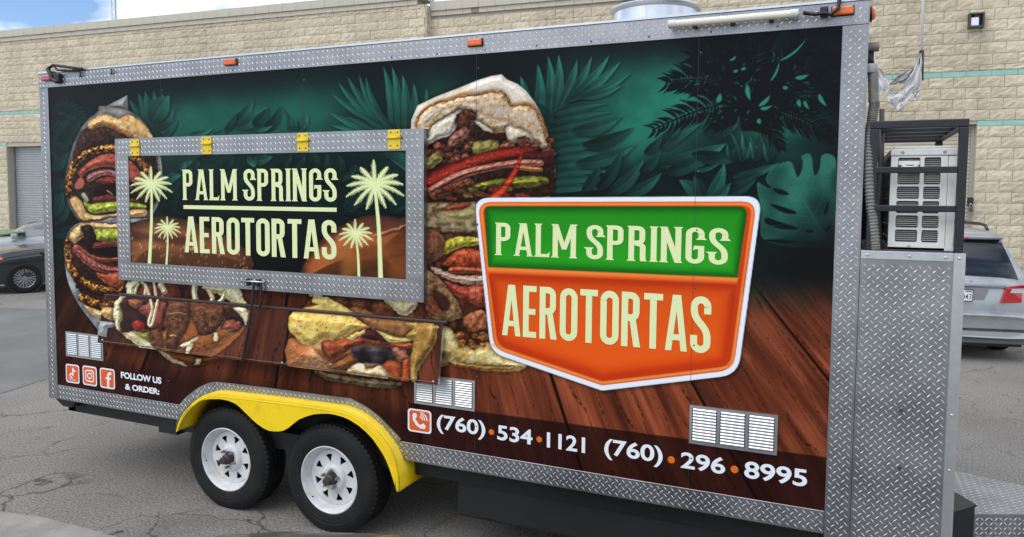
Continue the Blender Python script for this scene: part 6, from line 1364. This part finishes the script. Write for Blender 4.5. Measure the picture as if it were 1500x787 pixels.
MB().tube([(x0+.045, -.006, h-.088), (x0+.06, -.014, h-.098), (x0+.09, -.015, h-.099), (x0+.106, -.006, h-.088)], .009, 8).build('handle', acm, AC, smooth=True)
MB().box(x0+.03, x0+.116, -.003, .003, h-.086, h-.066).build('handle_hood', acm, AC, bevel=.006, seg=3)
for sx_, sz in ((x0+.045, h-.028), (x1-.05, h-.028), (x0+.085, .014)): MB().lathe([(0, -.004), (.006, -.003), (.0075, 0)], (sx_, -.0062 if sz > .1 else -.001, sz), 'y', 10).build('screw', mat('screw_grey', (.35, .35, .33), .4, .5), AC)
MB().box(x0-.0, x1+.02, .0, d, -.003, .0105).build('base_pan', acm, AC)
# ---------------------------------------------------------------- torn tarp on its pole, in front of the warehouse
FY2 = 12.2
P0 = at(1349.5, 118, 1, FY2); Pt = at(1356, -120, 1, FY2)
fl = tag(empty('torn_banner', tuple(P0)), 'tattered grey cloth hanging from a thin white pole', 'banner')
MB().tube([(0, 0, 0), tuple(at(1350, 74, 1, FY2)-P0)], .04, 8).build('pole_sleeve', mat('sleeve_black', (.03, .03, .033), .6), fl)
MB().tube([tuple(at(1350, 76, 1, FY2)-P0), tuple(Pt-P0)], .022, 8).build('pole', mat('pole_white', (.72, .73, .74), .5), fl, smooth=True)
FCL = frame(1240, 0, 568/130)
def cloth(name, L, R, shade, seed, depth=.05):
    """ragged sheet between two hanging edges given in the photograph, folded in depth"""
    L = catmull(FCL(*L), 7, False); R = catmull(FCL(*R), 7, False); n = 22
    L = resample(L, 26); R = resample(R, 26); rr = np.random.RandomState(seed); V = []; ph = rr.rand(4)*6
    for i in range(26):
        for k in range(n):
            t = k/(n-1); p = L[i]*(1-t)+R[i]*t
            dy = depth*(math.sin(t*11+ph[0]+i*.18)*.5+math.sin(t*23+ph[1]-i*.3)*.25+math.sin(i*.5+ph[2])*.3)
            q = at(p[0]+.5*math.sin(i*.9+t*5), p[1]+.6*math.sin(t*17+i), 1, FY2-.05+dy); V.append(tuple(q-P0))
    F = [(i*n+k, i*n+k+1, (i+1)*n+k+1, (i+1)*n+k) for i in range(25) for k in range(n-1) if not (i > 17 and rr.rand() < .10)]
    o = MB().add(V, F).build(name, shade, fl, smooth=True); return o
ct = mat('weathered_cloth', (.58, .58, .58), .9, 0, .12, 5, .3, 40, .2, dirt=(.42, .42, .425), dscale=3, damt=.1)
cd_ = mat('dark_cloth', (.30, .30, .305), .9, 0, .45, 9, stretch=(1, 1, .3))
cloth('cloth', ((470, 345), (440, 420), (400, 500), (350, 570), (300, 590), (260, 590)), ((484, 340), (486, 420), (480, 500), (474, 575), (430, 600), (330, 720)), ct, 1)
cloth('cloth', ((275, 540), (320, 490), (380, 455), (430, 430)), ((280, 545), (330, 535), (385, 525), (440, 440)), cd_, 2, .04)
cloth('cloth', ((175, 400), (190, 470), (200, 560), (215, 610)), ((185, 395), (240, 470), (280, 540), (275, 580)), ct, 3)
cloth('cloth', ((262, 590), (262, 640), (285, 680), (310, 700)), ((300, 580), (310, 640), (330, 690), (352, 720)), ct, 4)
cloth('cloth', ((366, 585), (350, 640), (345, 680), (340, 718)), ((384, 580), (372, 630), (356, 680), (350, 715)), ct, 5)
cloth('cloth', ((424, 590), (430, 610)), ((474, 565), (450, 665)), ct, 6, .03)
MB().tube([tuple(at(*FCL((x, y))[0], 1, FY2)-P0) for x, y in ((172, 330), (178, 380), (200, 420), (240, 500), (275, 545))], .018, 6).build('cord', ct, fl)
# ---------------------------------------------------------------- cars
def section(w, zb, zm, zt, wt, cr=.05):
    """half outline of a car body slice, from sill to roof centre"""
    return [(0, zb), (w*.9, zb), (w, zb+.10), (w*1.01, (zb+zm)/2), (w, zm), (wt+(w-wt)*.10, zm+(zt-zm)*.72), (wt*.93, zt-.03), (wt*.7, zt), (0, zt+cr*.5)]
def loft_grid(secs, nx=4, nj=3):
    """body surface as a grid: smooth curves through the given slices, sill to roof centre on one side"""
    H = np.array([[(X, y, z) for y, z in catmull(section(*q), nj, False)] for X, *q in secs])
    return np.stack([catmull(H[:, k], nx, False) for k in range(H.shape[1])], 1)
def loft(secs, name, m, parent):
    H = loft_grid(secs); b = MB(); M = H[:, -2:0:-1].copy(); M[..., 1] *= -1; G_ = np.concatenate([H, M], 1); r, n = G_.shape[:2]
    F = [(i*n+k, i*n+(k+1) % n, (i+1)*n+(k+1) % n, (i+1)*n+k) for i in range(r-1) for k in range(n)]+[tuple(range(n)), tuple(range((r-1)*n, r*n))]
    return b.add(G_.reshape(-1, 3), F).build(name, m, parent, smooth=math.radians(40))
def pane(secs, name, x0, x1, j0, j1, side, m, parent, off=.007):
    """glass that follows the body surface between two stations and two heights; side 0 spans the car"""
    H = loft_grid(secs, 8); H = H[(H[:, 20, 0] >= x0) & (H[:, 20, 0] <= x1)]
    if side == 0: M = H[:, j0:-1].copy(); M[..., 1] *= -1; P = np.concatenate([H[:, j0:], M[:, ::-1]], 1)
    else: P = H[:, j0:j1+1].copy(); P[..., 1] *= side
    N = np.cross(np.gradient(P, axis=0), np.gradient(P, axis=1)); N /= np.linalg.norm(N, axis=2, keepdims=True)+1e-9
    c = P.mean((0, 1)); N *= np.sign(((P-np.array((c[0], 0, .6)))*N).sum(2).mean()); P = P+N*off; r, n = P.shape[:2]
    return MB().add(P.reshape(-1, 3), [(i*n+k, i*n+k+1, (i+1)*n+k+1, (i+1)*n+k) for i in range(r-1) for k in range(n-1)]).build(name, m, parent, smooth=True)
def car_wheel(parent, X, Y, r=.325, w=.22, rim='rim_alloy', rc=(.34, .34, .35), spokes=10):
    s = 1 if Y > 0 else -1; e = empty('wheel', (X, Y, r)); e.parent = parent
    MB().lathe([(r*.62, s*w/2), (r*.7, s*(w/2+.01)), (r*.9, s*(w/2+.004)), (r*.985, s*w*.38), (r, s*w*.25), (r, -s*w*.3), (r*.9, -s*w/2), (r*.6, -s*w/2)], (0, 0, 0), 'y', 40).build('tyre', MATS['tyre_rubber'], e, smooth=math.radians(35))
    rm = mat(rim, rc, .3, .8)
    MB().lathe([(r*.64, s*(w/2-.004)), (r*.60, s*(w/2-.01)), (r*.58, s*(w/2-.06))], (0, 0, 0), 'y', 40).build('rim', rm, e, smooth=True)
    b = MB()
    for k in range(spokes):
        a = 2*math.pi*k/spokes
        for da in (-.16, .16):
            c, d_ = math.cos, math.sin; r0, r1 = r*.12, r*.60; a1 = a+da; y = s*(w/2-.018)
            tx, tz = -d_(a)*.010, c(a)*.010; ux, uz = -d_(a1)*.013, c(a1)*.013
            b.add([(r0*c(a)+tx, y, r0*d_(a)+tz), (r0*c(a)-tx, y, r0*d_(a)-tz), (r1*c(a1)-ux, y+s*.006, r1*d_(a1)-uz), (r1*c(a1)+ux, y+s*.006, r1*d_(a1)+uz)], [(0, 1, 2, 3)])
    b.build('spokes', rm, e)
    MB().lathe([(0, s*(w/2-.012)), (r*.14, s*(w/2-.014)), (r*.16, s*(w/2-.03))], (0, 0, 0), 'y', 20).build('hub_cap', rm, e)
    MB().lathe([(0, s*(w/2-.07)), (r*.6, s*(w/2-.07))], (0, 0, 0), 'y', 24).build('brake', mat('wheel_dark', (.012, .012, .013), .7), e)
    return e
GLASS = mat('tinted_glass', (.012, .014, .016), .06, 0, spec=.6, coat=.3)
def panel3(name, pts, m, parent, th=.012):
    """thin curved sheet through 3D points (outline), thickened towards the body"""
    b = MB(); n = len(pts); b.add(pts, [tuple(range(n))]); o = b.build(name, m, parent); q = o.modifiers.new('t', 'SOLIDIFY'); q.thickness = th; q.offset = 0; return o
# silver minivan, seen from behind; local +x runs forward, rear at x = 0
VAN = tag(empty('minivan', (6.97, 7.74, 0), math.radians(90+13)), 'silver grey minivan parked with its tail to the trailer', 'van')
VP = mat('silver_paint', (.40, .425, .445), .3, .45, .03, 3, coat=.6, dirt=(.24, .25, .25), dscale=3, damt=.2)
vs_ = [(.02, .80, .42, .78, .93, .70), (.05, .90, .34, .90, 1.0, .84), (.12, .945, .31, .98, 1.09, .86), (.24, .96, .30, 1.0, 1.36, .78), (.40, .97, .29, 1.02, 1.64, .69), (.58, .975, .28, 1.03, 1.73, .68), (1.2, .98, .26, 1.03, 1.76, .69), (2.6, .98, .26, 1.02, 1.76, .70), (3.3, .975, .26, 1.0, 1.68, .68), (4.05, .96, .27, .98, 1.16, .78), (4.6, .92, .28, .88, 1.0, .74), (4.95, .80, .32, .74, .84, .62), (5.02, .66, .38, .62, .72, .5)]
body = loft(vs_, 'body', VP, VAN)
pane(vs_, 'rear_window', .125, .40, 19, 24, 0, GLASS, VAN)
for sd_ in (-1, 1): pane(vs_, 'side_window', .55, 3.2, 13, 17, sd_, GLASS, VAN)
MB().add([(.28, .62, 1.655), (.28, -.62, 1.655), (.42, -.66, 1.70), (.42, .66, 1.70), (.30, .60, 1.615), (.30, -.60, 1.615), (.46, -.62, 1.64), (.46, .62, 1.64)], [(0, 1, 2, 3), (0, 4, 5, 1), (4, 7, 6, 5), (0, 3, 7, 4), (1, 5, 6, 2)]).build('spoiler', VP, VAN, bevel=.015)
MB().box(.268, .29, -.17, .17, 1.622, 1.648).build('brake_light', RED, VAN, bevel=.006)
for s in (-1, 1):
    MB().prism([(.46*s, .80), (.52*s, 1.03), (.80*s, 1.05), (.925*s, .98), (.93*s, .80), (.70*s, .76)][::s], 0, 1)
    P = [(.50, .79), (.555, 1.01), (.80, 1.035), (.925, 1.0), (.935, .86), (.80, .80)]
    dX = lambda y: -.012+max(0, (y-.72))*.42
    b = MB(); n = len(P); b.add([(dX(y), s*y, z) for y, z in P]+[(dX(y)+.09, s*y, z) for y, z in P], [tuple(range(n)), tuple(range(2*n-1, n-1, -1))]+[(i, (i+1) % n, (i+1) % n+n, i+n) for i in range(n)]); b.build('tail_lamp', RED, VAN, bevel=.006)
    Q = [(.60, .93), (.62, .985), (.80, 1.0), (.90, .97), (.90, .925)]; b = MB(); b.add([(dX(y)-.004, s*y, z) for y, z in Q], [tuple(range(len(Q)))]); b.build('reverse_lens', mat('clear_lens', (.62, .58, .58), .2, spec=.6), VAN)
    MB().tube([(.66, s*.56, 1.74), (.74, s*.56, 1.80), (.95, s*.56, 1.82), (2.4, s*.56, 1.82), (2.6, s*.56, 1.79), (2.68, s*.56, 1.74)], .022, 8).build('roof_rail', mat('rail_black', (.03, .03, .032), .4), VAN, smooth=True)
bm_ = [(-.10, .86, .36, .48, .60, .84, .02), (-.115, .90, .34, .50, .63, .88, .02), (-.06, .965, .33, .54, .66, .94, .02), (.08, .985, .32, .56, .67, .96, .02)]
loft(bm_, 'rear_bumper', VP, VAN)
MB().box(-.07, .1, -.8, .8, .25, .335).build('bumper_valance', mat('valance_grey', (.12, .12, .12), .7), VAN, bevel=.02)
MB().box(-.012, .03, -.56, .56, 1.005, 1.035).build('tailgate_bar', mat('chrome', (.75, .76, .78), .12, 1), VAN, bevel=.008)
MB().add([(.0, -.36, .985), (.0, .36, .985), (.022, .30, .80), (.022, -.30, .80), (.03, -.30, .98), (.03, .30, .98)], [(0, 3, 2, 1)]).build('plate_recess', mat('recess_silver', (.36, .38, .40), .3, .5), VAN)
MB().box(-.012, -.004, -.16, .16, .80, .965).build('plate_frame', BLK, VAN, bevel=.004)
MB().box(-.0165, -.0125, -.148, .148, .812, .953).build('number_plate', mat('plate_white', (.78, .80, .80), .4), VAN)
V, F = curve_mesh(text='043', offset=.01); V = np.array(V); a, c = V.min(0), V.max(0)
MB().add([(-.0170, -.02-(p[0]-a[0])/(c[0]-a[0])*.118, .828+(p[1]-a[1])/(c[1]-a[1])*.075) for p in V], F).build('plate_digits', mat('plate_blue', (.03, .05, .16), .5), VAN)
MB().box(-.0172, -.0166, -.14, -.06, .925, .946).build('plate_sticker', mat('sticker_green', (.05, .3, .12), .5), VAN); MB().box(-.0172, -.0166, -.045, .045, .926, .945).build('plate_script', mat('script_red', (.5, .06, .08), .5), VAN)
V, F = curve_mesh(text='y', offset=.0); V = np.array(V); a, c = V.min(0), V.max(0)
MB().add([(.066, -.13-(p[0]-a[0])/(c[0]-a[0])*.05, 1.025+(p[1]-a[1])/(c[1]-a[1])*.06) for p in V], F).build('badge', MATS['chrome'], VAN)
for X, Y in ((.95, .86), (.95, -.86), (3.95, .86), (3.95, -.86)): car_wheel(VAN, X, Y, .335, .225)
MB().box(.05, 4.6, -.8, .8, .2, .32).build('floor_pan', BLK, VAN)
# sedans: one builder, three cars
SEC = [(-.98, .62, .36, .60, .66, .5), (-.93, .76, .28, .64, .74, .62), (-.72, .87, .22, .70, .82, .74), (-.2, .90, .20, .80, .93, .80), (.5, .91, .20, .88, 1.0, .80), (.95, .91, .20, .92, 1.06, .76), (1.35, .91, .20, .93, 1.30, .64), (1.75, .91, .20, .94, 1.43, .58), (2.4, .91, .20, .94, 1.46, .58), (2.95, .91, .21, .95, 1.40, .58), (3.45, .90, .22, .96, 1.16, .66), (3.75, .88, .24, .96, 1.06, .74), (4.0, .80, .30, .84, .98, .64), (4.06, .66, .38, .70, .86, .5)]
def sedan(root, paint, sideglass=None):
    """local +x runs backwards from the front axle, +y is the car's right side seen from above reversed; origin on the ground under the front axle"""
    loft(SEC, 'body', paint, root)
    pane(SEC, 'windscreen', 1.0, 1.70, 18, 24, 0, mat('windscreen_glass', (.16, .185, .19), .05, 0, spec=.9, coat=1.), root)
    pane(SEC, 'rear_window', 3.0, 3.62, 19, 24, 0, GLASS, root)
    for s in (-1, 1):
        pane(SEC, 'side_window', 1.22, 3.1, 13, 17, s, sideglass or GLASS, root)
        MB().box(.98, 1.12, s*.98-.09, s*.98+.09, 1.0, 1.13).build('door_mirror', paint, root, bevel=.03)
        P = [(-.80, s*.62, .62), (-.62, s*.86, .64), (-.38, s*.90, .74), (-.42, s*.86, .80), (-.66, s*.74, .745), (-.82, s*.58, .69)]
        panel3('headlamp', P, mat('headlamp_lens', (.45, .46, .47), .1, .3, coat=1.), root, .03)
        panel3('turn_lens', [(-.50, s*.895, .70), (-.36, s*.912, .745), (-.40, s*.88, .785), (-.52, s*.85, .755)], AMB, root, .03)
        MB().lathe([(.36, 0), (.375, .01), (.375, .1)], (0, s*.86, .33), 'y', 32).build('wheel_arch', mat('arch_black', (.012, .012, .013), .6), root, smooth=True)
        MB().lathe([(0, 0), (.365, 0)], (0, s*.905, .33), 'y', 32).build('wheel_arch_shadow', MATS['arch_black'], root)
        MB().lathe([(0, 0), (.365, 0)], (2.68, s*.905, .33), 'y', 32).build('wheel_arch_shadow', MATS['arch_black'], root)
    for X in (0, 2.68):
        for Y in (-.82, .82): car_wheel(root, X, Y, .325, .22)
hd = np.array((-.47, -.883)); P = at(37, 430, 2, 0.)
rz = math.atan2(-hd[1], -hd[0])
left = np.array((-hd[1], hd[0])); org = P[:2]-left*.93
BKC = mat('black_paint', (.012, .0125, .014), .18, 0, coat=1., spec=.6)
S1 = tag(empty('sedan', (org[0], org[1], 0), rz), 'black sedan with alloy wheels parked by the grey roll-up door', 'car'); sedan(S1, BKC)
lf = 1 if (np.array((math.cos(rz), math.sin(rz)))[0]*left[1]-np.array((math.cos(rz), math.sin(rz)))[1]*left[0]) > 0 else -1
MB().box(.48, .62, lf*.915, lf*.945, .25, .78).box(.62, .70, lf*.915, lf*.93, .4, .9).build('fender_bracket', mat('bare_bracket', (.12, .125, .13), .5, .5), S1, bevel=.02)
MB().tube([(.30, lf*.93, .86), (.55, lf*.94, .74), (.58, lf*.94, .45), (.66, lf*.94, .26)], .03, 6).build('wheel_liner', MATS['arch_black'], S1)
# green car behind it with its bonnet up
G0 = at(15, 346, 2, 1.06); GR = mat('green_paint', (.012, .16, .045), .3, 0, coat=.7)
gb = np.array((.5, .866)); gl = np.array((.866, -.5)); go = G0[:2]-.98*gb-.70*gl
S2 = tag(empty('silver_car', (go[0], go[1], 0), math.atan2(gb[1], gb[0])), 'pale silver car with a raised green bonnet behind the black sedan', 'car'); sedan(S2, mat('pale_silver_paint', (.48, .50, .51), .3, .4, coat=.6), MATS['windscreen_glass'])
gy = G0[1]; q = [at(-60, 350, 1, gy), at(38, 340, 1, gy), at(34, 336.5, 1, gy+.9), at(-60, 338, 1, gy+.9)]
Mi = (Matrix.Translation(S2.location) @ Matrix.Rotation(math.atan2(gb[1], gb[0]), 4, 'Z')).inverted()
bn = panel3('bonnet', [tuple(Mi @ Vector(tuple(p))) for p in q], GR, S2, .03)
# dusty dark car whose bonnet edge shows in front of the trailer
DGC = mat('dusty_grey_paint', (.085, .083, .08), .42, .2, .2, 3, coat=.35, dirt=(.30, .29, .275), dscale=4.5, damt=.25)
nose = at(590, 786, 2, .76)
S3 = tag(empty('grey_car', (nose[0]+.93*.26, nose[1]-.93*.966, 0), math.radians(-75)), 'dusty dark grey car whose bonnet noses in before the trailer wheels', 'car'); sedan(S3, DGC)
